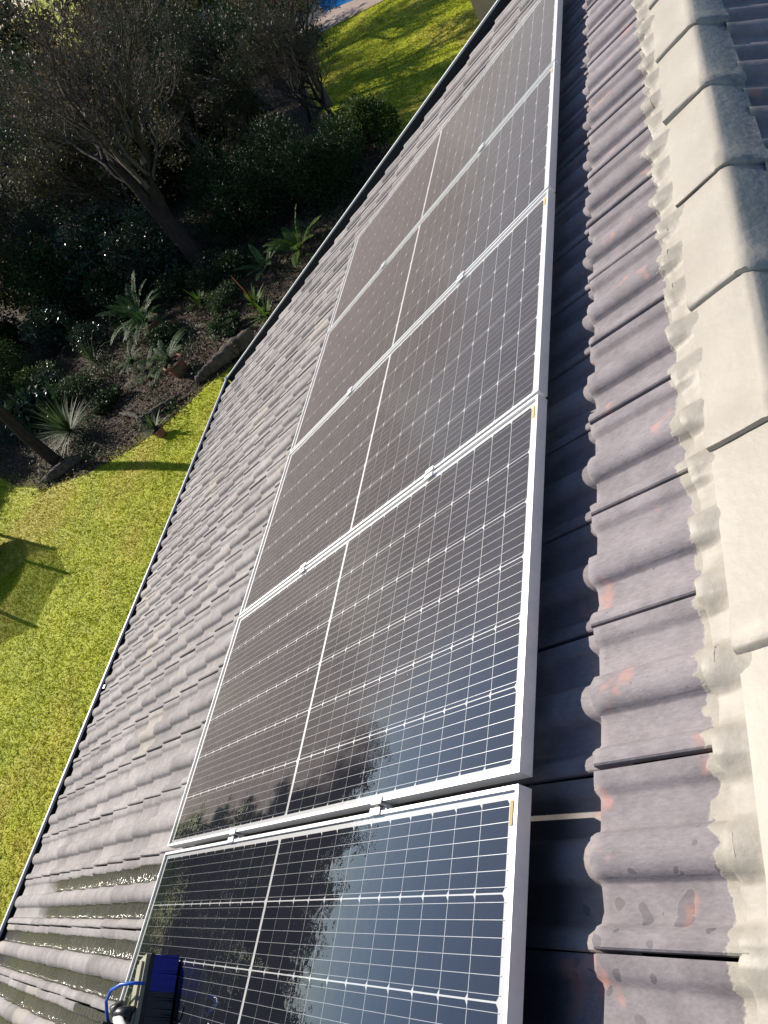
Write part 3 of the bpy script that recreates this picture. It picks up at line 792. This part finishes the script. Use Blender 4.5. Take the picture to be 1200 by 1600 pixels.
def pot(loc, label, r, h, seed):
    t = empty('flower_pot', (loc[0], loc[1], ZG), label, 'pot', 'terracotta pots in the garden bed')
    b = MB(); b.lathe([(0, .01), (r*.68, 0), (r*.72, .02), (r*.92, h*.82), (r*.9, h*.83)], 20); obj('body', b.mesh('body', M['terracotta'], True), t)
    b = MB(); b.lathe([(r*.9, h*.825), (r*1.06, h*.83), (r*1.08, h*.98), (r*1.0, h), (r*.88, h*.985), (r*.86, h*.86)], 20); obj('rim', b.mesh('rim', M['terracotta'], True), t)
    b = MB(); b.lathe([(r*.87, h*.88), (r*.4, h*.90), (0, h*.905)], 14); obj('soil', b.mesh('soil', M['mulch'], True), t)
    return t
def log(name, pts, rad, label, seed, mat=None, cat='log', n=14, rough=.22):
    rg = np.random.default_rng(seed); pts = np.array(pts, float); m = 26
    x = np.linspace(0, len(pts)-1, m); i0 = np.clip(x.astype(int), 0, len(pts)-2); fr = (x-i0)[:, None]
    P = pts[i0]*(1-fr)+pts[i0+1]*fr; P += rg.normal(0, .012, P.shape)
    rad = np.interp(np.linspace(0, 1, m), np.linspace(0, 1, len(rad)), rad)
    T = nrmz(np.gradient(P, axis=0)); a = np.array([0, 0, 1.]); X = nrmz(np.cross(T, a)); Y = np.cross(T, X)
    ridge = np.cumsum(rg.normal(0, .09, (m, n)), 0)*.35 + rg.normal(0, .5, n)[None]*rough + rg.normal(0, .05, (m, n))
    rings = []
    for i in range(m):
        ring = []
        for k in range(n):
            an = 2*math.pi*k/n; rr = rad[i]*(1 + float(np.clip(ridge[i, k], -.45, .45)))
            ring.append(tuple(P[i] + (X[i]*math.cos(an) + Y[i]*math.sin(an))*rr))
        rings.append(ring)
    b = MB(); b.loft(rings, close=True, cap=True)
    t = empty(name, (pts[0][0], pts[0][1], ZG), label, cat)
    obj('wood', b.mesh('wood', mat or M['log'], True), t, I4)
    b = MB()
    for i in range(3):
        k = rg.integers(4, m-4); a = rg.uniform(0.3, 2.6); d = X[k]*math.cos(a) + np.array([0, 0, 1])*math.sin(a)
        p = P[k]+d*rad[k]*.7; b.tube([tuple(p), tuple(p+d*rad[k]*.6), tuple(p+d*rad[k]*1.0+T[k]*.04)], [rad[k]*.3, rad[k]*.22, rad[k]*.12], 6)
    obj('knot', b.mesh('knot', mat or M['log'], True), t, I4)
    return t

# ------------------------------------------------------------------ garden: trees and shrubs
BT = (M['bark'], M['twig']); GT = (M['bark_grey'], M['twig'])
tree('bare_tree', (-11.3, 16.9), 'big bare tree with a thick dark trunk fanning into grey twigs', 'tree', BT, 13.5, .34, 11, 5, (5, 5, 5, 5, 4), lean=(-.16, .05), leaf=M['leaf_brown'], nleaf=1500, leafsize=.08, trunk_len=.28, spread=(.25, .75), trop=.08)
tree('leaning_tree', (-13.55, 9.85), 'tree with bare dark trunk standing at the split log on the lawn edge', 'tree', BT, 8.5, .17, 12, 4, (5, 5, 6, 6), lean=(-.06, .02), leaf=M['leaf_mid'], nleaf=5000, leafsize=.12, trunk_len=.5, first=.6, spread=(.5, 1.0), wob=.05)
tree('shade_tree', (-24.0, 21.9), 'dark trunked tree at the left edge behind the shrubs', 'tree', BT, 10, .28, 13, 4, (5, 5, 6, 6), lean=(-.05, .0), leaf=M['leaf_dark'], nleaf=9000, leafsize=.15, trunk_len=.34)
tree('slim_tree', (-12.8, 22.9), 'slim young tree with sparse olive leaves behind the clipped hedge', 'tree', GT, 4.6, .07, 14, 4, (6, 5, 5, 5), lean=(.12, .1), leaf=M['leaf_olive'], nleaf=5200, leafsize=.085, trunk_len=.42, spread=(.4, 1.0))
tree('slim_tree', (-10.6, 22.4), 'slim brown leaved tree right of the olive one', 'tree', GT, 4.2, .06, 141, 4, (6, 5, 5, 5), lean=(.05, .1), leaf=M['leaf_olive'], nleaf=4200, leafsize=.08, trunk_len=.35, spread=(.4, 1.0))
tree('bare_shrub', (-7.5, 21.9), 'bare twiggy shrub spreading dark branches against the far lawn', 'shrub', BT, 7.6, .10, 15, 4, (8, 6, 6, 5), lean=(.12, .15), trunk_len=.22, spread=(.35, .9), trop=.06)
tree('bare_shrub', (-9.0, 23.4), 'second bare shrub with upright grey twigs left of the lawn view', 'shrub', BT, 6.8, .09, 16, 4, (8, 6, 6, 5), lean=(.1, .1), leaf=M['leaf_brown'], nleaf=900, leafsize=.07, trunk_len=.22, spread=(.3, .8))
bare = [(-14.6, 20.2, 7.0), (-16.8, 22.5, 7.5), (-14.0, 25.5, 7.0), (-19.0, 20.4, 7.5), (-18.5, 26.5, 8.5), (-22.5, 27.0, 9.0), (-15.5, 31.0, 8.0), (-21.0, 33.0, 9.5), (-27.0, 30.5, 10.0), (-12.4, 27.8, 6.0), (-26.0, 25.0, 9.0), (-10.2, 26.5, 6.0), (-11.6, 31.0, 6.0), (-8.7, 24.6, 5.4)]
desc = ['bare thicket tree just left of the big trunk', 'bare thicket tree with pale upright stems behind the big trunk', 'bare grey tree behind the olive leaved one', 'bare tree with drooping twigs above the glossy shrub',
        'tall bare tree at the middle of the thicket', 'tall bare tree at the upper left of the thicket', 'bare tree at the top of the picture left of the pool', 'far bare tree at the top edge of the thicket', 'far bare tree in the upper left corner',
        'low bare tree below the pool paving', 'bare tree at the left edge of the thicket', 'bare tree whose branches cross in front of the pool', 'bare tree beside the pool paving', 'bare dark tree rising from the shrubs before the far lawn']
for i, (x, y, h) in enumerate(bare):
    tree('bare_tree', (x, y), desc[i], 'tree', GT if i % 2 else BT, h*1.4, .10+.014*h, 300+i, 4, (6, 6, 6, 6), lean=(rng.uniform(-.12, .12), rng.uniform(-.1, .1)),
         leaf=(M['leaf_olive'], M['leaf_dark'], M['leaf_dark'], M['leaf_brown'])[i % 4], nleaf=5000, leafsize=.095, trunk_len=.27, spread=(.3, .85), trop=.07, group='bare trees of the thicket')
# dark clipped hedge and shrubs
hed = [(-9.7, 17.9, 1.5, 1.2, 2.2), (-8.0, 17.7, 1.5, 1.3, 2.3), (-6.6, 18.0, 1.3, 1.3, 2.1), (-10.6, 19.4, 1.5, 1.3, 2.5), (-8.6, 19.6, 1.5, 1.3, 2.2)]
hl = ['left end of the near-black evergreen hedge beside the big trunk', 'middle of the near-black evergreen hedge behind the roof corner', 'right part of the near-black hedge next to the verge', 'rear clump of the dark hedge under the slim tree', 'rear clump of the dark hedge under the bare shrub']
for i, (x, y, rx, ry, h) in enumerate(hed):
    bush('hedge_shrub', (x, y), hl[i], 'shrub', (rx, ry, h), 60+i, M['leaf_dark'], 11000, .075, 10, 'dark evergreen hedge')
bush('leafy_shrub', (-5.75, 19.7), 'bright green leafy shrub at the verge below the far lawn', 'shrub', (1.0, .9, 1.5), 71, M['leaf_mid'], 3600, .11, 8)
bush('leafy_shrub', (-6.6, 20.6), 'green shrub left of the bright one by the lawn shadows', 'shrub', (.9, .8, 1.3), 72, M['leaf_mid'], 2600, .10, 7)
bush('glossy_shrub', (-15.9, 18.6), 'broad shrub whose glossy leaves glint white in the shade', 'shrub', (2.2, 1.6, 3.3), 73, M['leaf_gloss'], 9500, .12, 11)
bush('glossy_shrub', (-13.1, 17.6), 'glossy leaved shrub close left of the big trunk', 'shrub', (1.5, 1.2, 3.2), 74, M['leaf_gloss'], 7000, .11, 9)
bush('glossy_shrub', (-18.4, 18.2), 'dark glossy shrub at far left under the trees', 'shrub', (2.2, 1.8, 3.0), 75, M['leaf_dark'], 10000, .11, 10)
bush('feathery_shrub', (-18.9, 14.6), 'feathery grey green shrub at the left picture edge', 'shrub', (1.7, 1.4, 1.9), 76, M['leaf_mid'], 12000, .075, 12, aspect=.22)
bush('glossy_shrub', (-17.4, 16.4), 'dark glossy shrub standing over the strap leaf clump', 'shrub', (1.3, 1.0, 1.7), 78, M['leaf_gloss'], 4200, .10, 9)
bush('leafy_shrub', (-14.9, 16.7), 'dark leafy shrub directly behind the big arching fern', 'shrub', (1.2, .9, 1.6), 79, M['leaf_dark'], 4500, .09, 9)
bush('leafy_shrub', (-10.0, 15.6), 'low dark shrub at the foot of the big trunk', 'shrub', (1.2, .8, 1.0), 791, M['leaf_dark'], 3600, .08, 8)
bush('leafy_shrub', (-16.8, 13.9), 'low green shrub between the feathery one and the bed', 'shrub', (1.0, .9, 1.0), 792, M['leaf_mid'], 3000, .085, 8)
bush('leafy_shrub', (-16.3, 12.2), 'broad leaved low shrub behind the leaning trunk', 'shrub', (1.2, .9, 1.0), 77, M['leaf_gloss'], 1500, .20, 8)
back = [(-21.5, 20.5, 2.6, 2.0, 3.0), (-23.5, 24.5, 2.6, 2.4, 3.4), (-18.0, 23.5, 2.4, 2.0, 2.8), (-15.5, 24.0, 2.2, 2.0, 2.6), (-12.5, 25.5, 2.0, 1.8, 2.2), (-19.5, 29.5, 3.0, 2.5, 3.6), (-25.5, 32, 3.5, 3, 4.5), (-15.5, 34.5, 3, 2.5, 3.2), (-30, 38, 4.5, 4, 6.5), (-22, 41, 4, 4, 5.5), (-36, 34, 4.5, 4, 6.5), (-30.5, 27, 3.5, 3, 5), (-41, 47, 6, 5, 9), (-28, 50, 6, 5, 8.5), (-19, 50, 5, 4.5, 6.5), (-50, 40, 6, 5, 10), (-21.5, 17.2, 2.0, 1.8, 2.0), (-34, 62, 8, 6, 12), (-22, 62, 7, 6, 9), (-47, 60, 8, 7, 13), (-16.2, 40, 3.2, 3, 3.4)]
bl = ['dark understorey shrub at the left behind the glossy ones', 'tall dark shrub at the left edge of the thicket', 'dark shrub under the bare trees', 'dark shrub behind the big trunk', 'low dark shrub behind the olive leaved tree', 'deep shadowed shrub in the heart of the thicket',
      'large shadowed shrub in the upper left', 'shadowed shrub below the pool', 'large dark evergreen at the top left', 'dark evergreen at the top edge', 'dark evergreen beyond the left edge', 'tall evergreen shrub at upper left edge', 'far evergreen mass left of the top edge', 'far evergreen at the top edge behind bare branches', 'far evergreen right of the bare branches at the top edge', 'far evergreen beyond the left edge', 'dim shrub at the left edge above the feathery one', 'farthest tall evergreen at the top left', 'farthest evergreen near the pool', 'farthest evergreen in the corner', 'low evergreen beside the pool paving']
for i, (x, y, rx, ry, h) in enumerate(back):
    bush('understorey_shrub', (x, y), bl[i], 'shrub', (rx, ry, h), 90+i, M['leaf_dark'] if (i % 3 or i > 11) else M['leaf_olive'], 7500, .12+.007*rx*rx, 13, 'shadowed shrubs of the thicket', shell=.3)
# trees left of the picture that shade the bed, and the tall row far to the left
off = [(-22.3, 12.6, 7.0), (-24.5, 15.6, 8.0), (-27.5, 19.0, 9.0), (-20.8, 11.6, 5.2), (-22.6, 18.2, 6.5)]
ol = ['leafy tree left of the picture shading the garden bed', 'taller leafy tree left of the picture behind the first', 'large leafy tree farther left of the picture', 'small leafy tree left of the picture by the lawn', 'leafy tree at the left edge behind the feathery shrub']
for i, (x, y, h) in enumerate(off):
    tree('leafy_tree', (x, y), ol[i], 'tree', BT, h, .18, 500+i, 4, (6, 6, 6, 5), leaf=M['leaf_mid'], nleaf=17000, leafsize=.17, trunk_len=.24, spread=(.4, 1.0), group='trees left of the picture')
tl_ = ['first', 'second', 'third', 'fourth', 'fifth', 'sixth', 'seventh', 'eighth', 'ninth']
for i in range(9):
    x = -58 - 6*rng.random(); y = -16 + i*5.2 + rng.uniform(-1, 1); h = 14.5 + 4.5*rng.random()
    t = tree('tall_tree', (x, y), tl_[i] + ' tall tree from the near end of the distant row left of the picture', 'tree', BT, h, .35, 520+i, 3, (8, 8, 8), leaf=M['leaf_dark'], nleaf=11000, leafsize=.42, trunk_len=.28, spread=(.4, 1.0), group='distant row of tall trees', leaf_levels=2)

for i in range(8):
    y = -13 + i*4.6; bush('garden_shrub', (-37 - (i % 3), y), tl_[i] + ' rounded shrub from the near end of the planting beyond the trampoline', 'shrub', (3.2, 3.0, 5.0), 580+i, M['leaf_dark'], 4500, .28, 11, 'shrubs beyond the trampoline', shell=.2)
for i in range(7):
    y = -15 + i*6.4; bush('hedgerow_shrub', (-54.5 - (i % 2)*1.5, y), tl_[i] + ' dark shrub from the near end of the distant row left of the picture', 'shrub', (4.6, 4.4, 7.5), 560+i, M['leaf_dark'], 5000, .42, 12, 'distant row of dark shrubs', shell=.2)

# ------------------------------------------------------------------ garden: bed plants, pots, logs
fern('tree_fern', (-13.0, 15.2), 'large arching fern with pale green fronds at the middle of the bed', 'fern', 18, 1.25, 21, M['fern'], .25, npair=24, ll=.20, lw=.045)
fern('cycad', (-12.2, 14.4), 'cycad with grey green fronds in the pot beside the big fern', 'cycad', 14, .95, 22, M['fern'], .42, npair=22, ll=.15)
pot((-12.1, 14.4), 'terracotta pot under the fern at the middle of the bed', .30, .42, 1)
fern('cycad', (-10.15, 11.95), 'cycad with spreading stiff fronds in the pot near the lawn', 'cycad', 16, .95, 23, M['fern'], .40, el=(.15, 1.1), droop=.8, npair=26, ll=.12, lw=.022)
pot((-10.05, 11.9), 'round terracotta pot holding the stiff cycad', .27, .40, 2)
rosette('spiky_yucca', (-13.4, 10.75), 'big spiky rosette of narrow green leaves behind the split log', 'yucca', 170, 1.10, .035, 24, M['yucca'], el=(-.1, 1.5), droop=.35, z=.25)
extra = [(-14.2, 12.6, .9, .8, .9, 'M1'), (-15.4, 15.2, 1.0, .8, 1.2, 'G'), (-13.9, 15.6, .8, .7, .9, 'D'), (-11.3, 13.6, .7, .6, .6, 'D'), (-9.4, 14.3, .8, .7, .7, 'M1'), (-15.9, 13.2, .9, .8, 1.0, 'G'), (-11.9, 16.0, .9, .7, 1.1, 'D'), (-12.6, 11.7, .6, .5, .45, 'D'), (-8.9, 12.9, .6, .5, .55, 'M1')]
el_ = ['small green shrub behind the spiky rosette', 'glossy low shrub left of the big fern', 'dark low shrub behind the left side of the big fern', 'dark ground shrub right of the dark cycad', 'green low shrub near the big trunk', 'glossy low shrub under the left trees', 'dark shrub at the left foot of the big trunk', 'dark tuft shrub right of the spiky rosette', 'green tuft shrub behind the fallen log']
for i, (x, y, rx, ry, h, kk) in enumerate(extra):
    bush('low_shrub', (x, y), el_[i], 'shrub', (rx, ry, h), 800+i, {'M1': M['leaf_low'], 'G': M['leaf_gloss'], 'D': M['leaf_dark']}[kk], 2200, .075, 7, 'low shrubs in the bed')
rosette('agave', (-9.75, 9.72), 'small pale agave in a pot on the lawn edge', 'agave', 34, .48, .055, 25, M['yucca'], el=(.3, 1.4), droop=.35, z=.20, split=True)
pot((-9.7, 9.68), 'small terracotta pot of the agave on the lawn edge', .15, .22, 3)
rosette('strap_plant', (-16.6, 16.0), 'clump of dark strap leaves below the glossy shrub', 'plant', 60, 1.05, .045, 26, M['yucca'], el=(.5, 1.5), droop=.9)
rosette('strap_plant', (-14.7, 14.2), 'clump of grassy strap leaves left of the big fern', 'plant', 70, .95, .03, 27, M['yucca'], el=(.4, 1.5), droop=1.1)
fern('sword_fern', (-7.2, 15.2), 'bright green sword fern against the dark hedge by the verge', 'fern', 11, 1.15, 28, M['fern_bright'], .15, el=(.5, 1.3), droop=.8, npair=26, ll=.16, lw=.05)
fern('sword_fern', (-8.3, 15.1), 'dim sword fern left of the bright one', 'fern', 9, .85, 281, M['fern'], .1, el=(.2, 1.1), droop=.8, npair=22, ll=.12, lw=.045)
rosette('bromeliad', (-8.2, 13.6), 'bright green bromeliad with an orange flower spike at the verge', 'bromeliad', 30, .55, .07, 29, M['fern_bright'], el=(.4, 1.4), droop=.6)
b = MB(); b.tube([(-8.2, 13.6, ZG), (-8.22, 13.62, ZG+.55), (-8.25, 13.62, ZG+.95)], [.015, .014, .006], 6); M['flower'] = simple('flower_orange', (.45, .12, .03), .6)
o = obj('flower_spike', b.mesh('flower_spike', M['flower'], True), None, label='orange flower spike standing over the bromeliad', cat='flower')
rosette('bromeliad', (-7.6, 12.9), 'yellow green bromeliad half hidden by the gutter', 'bromeliad', 36, .6, .06, 291, M['fern_bright'], el=(.3, 1.4), droop=.6)
rosette('bromeliad', (-10.6, 14.9), 'green rosette right of the potted fern', 'bromeliad', 28, .6, .08, 292, M['fern_bright'], el=(.3, 1.4), droop=.7)
fern('cycad', (-11.4, 12.3), 'dark low cycad at the middle of the bed', 'cycad', 13, .8, 293, M['fern'], .1, el=(.1, 1.0), droop=.7, npair=24, ll=.10, lw=.022)
fern('cycad', (-12.5, 13.2), 'dark cycad between the ferns and the spiky rosette', 'cycad', 12, .75, 294, M['fern'], .1, el=(.1, 1.0), droop=.7, npair=22, ll=.10, lw=.022)
fern('sword_fern', (-15.2, 12.6), 'shaded fern left of the spiky rosette', 'fern', 12, .8, 295, M['fern'], .05, npair=20, ll=.12, lw=.04)
log('split_log', [(-13.85, 9.30, ZG+.06), (-13.4, 9.33, ZG+.11), (-12.85, 9.60, ZG+.11), (-12.4, 9.9, ZG+.07)], [.03, .13, .15, .04], 'weathered split log lying on the lawn edge at the foot of the tree', 31)
log('fallen_log', [(-9.2, 11.2, ZG+.10), (-8.7, 11.45, ZG+.15), (-8.2, 11.75, ZG+.19), (-7.7, 12.1, ZG+.2)], [.10, .15, .18, .16], 'smooth grey fallen log half hidden by the gutter corner', 32, rough=.08)
log('branch_log', [(-10.9, 10.5, ZG+.08), (-10.2, 10.55, ZG+.12), (-9.55, 10.85, ZG+.10)], [.03, .09, .04], 'short dark log in the bed behind the agave', 33)
log('branch_log', [(-11.8, 11.0, ZG+.06), (-11.1, 10.7, ZG+.08), (-10.6, 10.3, ZG+.06)], [.04, .07, .04], 'thin dark branch lying at the bed edge', 34)

# fallen leaves and turf as uncountable stuff
def scatter_poly(n, poly, rg):
    poly = np.array(poly); lo, hi = poly.min(0), poly.max(0); out = np.zeros((0, 2))
    while len(out) < n:
        p = rg.uniform(lo, hi, (n*2, 2)); x, y = p[:, 0], p[:, 1]; ins = np.zeros(len(p), bool); j = len(poly)-1
        for i in range(len(poly)):
            xi, yi = poly[i]; xj, yj = poly[j]
            ins ^= ((yi > y) != (yj > y)) & (x < (xj-xi)*(y-yi)/(yj-yi+1e-12)+xi); j = i
        out = np.vstack([out, p[ins]])
    return out[:n]
rg = np.random.default_rng(5)
near_bed = [p for p in BED[:14]] + [(-12.5, 22), (-20, 20), (-21, 15)]
p2 = scatter_poly(26000, near_bed, rg); pos = np.c_[p2, ZG + .01 + rg.uniform(0, .05, len(p2))]
pos[:, :2] += rg.normal(0, .22, (len(pos), 2))
V, F = leaves(pos, np.full(len(pos), .085), rg, .55, 1.2)
obj('fallen_leaves', mesh_np('fallen_leaves', V, F, M['litter']), label='brown leaf litter covering the garden bed', cat='leaf litter', kind='stuff')
ug = scatter_poly(620, near_bed, rg); ug = ug[(np.sin(ug[:, 0]*1.7)+np.cos(ug[:, 1]*1.3+ug[:, 0]) > -.35)]
parts = []
for q in ug:
    if rg.random() < .55:
        V, F = blade_geo(rg, 9, rg.uniform(.18, .42), .022, (.2, 1.4), .7, 4); parts.append((V + np.array([q[0], q[1], ZG]), F))
    m_ = 38; rr0 = rg.uniform(.12, .34); pp = np.c_[q[0]+rg.normal(0, rr0, m_), q[1]+rg.normal(0, rr0, m_), ZG+.03+np.abs(rg.normal(0, .13, m_))]
    parts.append(leaves(pp, np.full(m_, .075), rg, .5, .6))
V, F = merge(parts)
obj('undergrowth', mesh_np('undergrowth', V, F, M['leaf_low']), label='low weeds and seedlings scattered through the garden bed', cat='undergrowth', kind='stuff')
def turf(name, poly, n, L, w, seed, label):
    rg = np.random.default_rng(seed); p = scatter_poly(n, poly, rg)
    bp = np.array(BED); x, y = p[:, 0], p[:, 1]; ins = np.zeros(len(p), bool); j = len(bp)-1
    jx = rg.normal(0, .28, len(p)); jy = rg.normal(0, .28, len(p))
    for i in range(len(bp)):
        xi, yi = bp[i]; xj, yj = bp[j]; ins ^= ((yi > y+jy) != (yj > y+jy)) & (x+jx < (xj-xi)*(y+jy-yi)/(yj-yi+1e-12)+xi); j = i
    p = p[~ins]; m = len(p)
    az = rg.uniform(0, 2*np.pi, m); el = rg.uniform(.1, .9, m)
    d = np.stack([np.cos(az)*np.cos(el), np.sin(az)*np.cos(el), np.sin(el)], 1); s = np.stack([-np.sin(az), np.cos(az), np.zeros(m)], 1)
    ln = (L*rg.uniform(.4, 1.2, m)*np.where(rg.random(m) < .12, 1.7, 1.0))[:, None]; b0 = np.c_[p, np.full(m, ZG+.002)+rg.uniform(0, .02, m)]
    d2 = nrmz(d + np.array([0, 0, -.6])); mid = b0 + d*ln*.55; tip = mid + d2*ln*.5
    V = np.stack([b0-s*w*.4, b0+s*w*.4, mid+s*w*.5, tip, mid-s*w*.5], 1).reshape(-1, 3); F = np.arange(5*m).reshape(m, 5)
    obj(name, mesh_np(name, V, F, M['blade']), label=label, cat='grass', kind='stuff')
turf('grass', [(-5.5, -1.5), (-9, -2.0), (-13.5, 2.5), (-17, 7), (-20, 11.5), (-16, 11), (-8, 11.5), (-5.5, 10.5), (-5.2, 4)], 120000, .055, .013, 81, 'thick yellow green lawn beside the house')
turf('grass', [(-5.0, 17), (-1.5, 19), (-1.0, 27), (-4.5, 32), (-13, 35), (-13, 28), (-8.0, 22)], 40000, .075, .02, 82, 'far lawn streaked with tree shadows beyond the verge')

# ------------------------------------------------------------------ trampoline left of the picture, pillar beyond the verge
t = empty('trampoline', (-15.25, 6.65, ZG), 'netted trampoline left of the picture whose shadow falls on the lawn', 'trampoline')
cx, cy, rr_, hm, hp = -15.25, 6.75, 1.22, .72, 1.75
b = MB(); b.lathe([(0, hm), (rr_*.9, hm), (rr_, hm-.01)], 28, (cx, cy, ZG)); obj('mat', b.mesh('mat', M['black']), t, I4)
b = MB(); b.tube([(cx+rr_*math.cos(a), cy+rr_*math.sin(a), ZG+hm) for a in np.linspace(0, 2*math.pi, 33)], .025, 6, False); obj('rim', b.mesh('rim', M['steel'], True), t, I4)
for i in range(6):
    a = .36 + i*math.pi/3; px, py = cx+(rr_+.03)*math.cos(a), cy+(rr_+.03)*math.sin(a)
    b = MB(); b.tube([(px, py, ZG), (px, py, ZG+hp)], .04, 8); obj('pole', b.mesh('pole', M['black']), t, I4)
a_ = N('safety_net'); tr = a_.n('BsdfTransparent'); df = a_.n('BsdfDiffuse'); df.inputs[0].default_value = (.02, .02, .02, 1)
mx = a_.n('MixShader'); mx.inputs[0].default_value = .62; a_.l(tr.outputs[0], mx.inputs[1]); a_.l(df.outputs[0], mx.inputs[2]); a_.l(mx.outputs[0], a_.out.inputs['Surface'])
b = MB(); ang = [.36 + i*math.pi/12 for i in range(25)]
def sag(i): return hp - .05 - .16*math.sin(math.pi*(i % 4)/4)
b.loft([[(cx+rr_*math.cos(a), cy+rr_*math.sin(a), ZG+hm) for a in ang], [(cx+rr_*math.cos(a), cy+rr_*math.sin(a), ZG+sag(i)) for i, a in enumerate(ang)]])
obj('net', b.mesh('net', a_.m), t, I4)

t = empty('garden_pillar', (-2.6, 24.3, ZG), 'tan plastered pillar with a pale cap just past the far end of the roof', 'pillar')
b = MB(); b.box((-2.95, 24.0, ZG-.05), (-2.15, 24.7, ZG+1.0)); obj('shaft', b.mesh('shaft', simple('tan_plaster', (.62, .44, .30), .9, 0, .12, 5, .3)), t, I4)
b = MB(); b.box((-3.02, 23.93, ZG+1.001), (-2.08, 24.77, ZG+1.08)); obj('cap', b.mesh('cap', M['fascia']), t, I4)
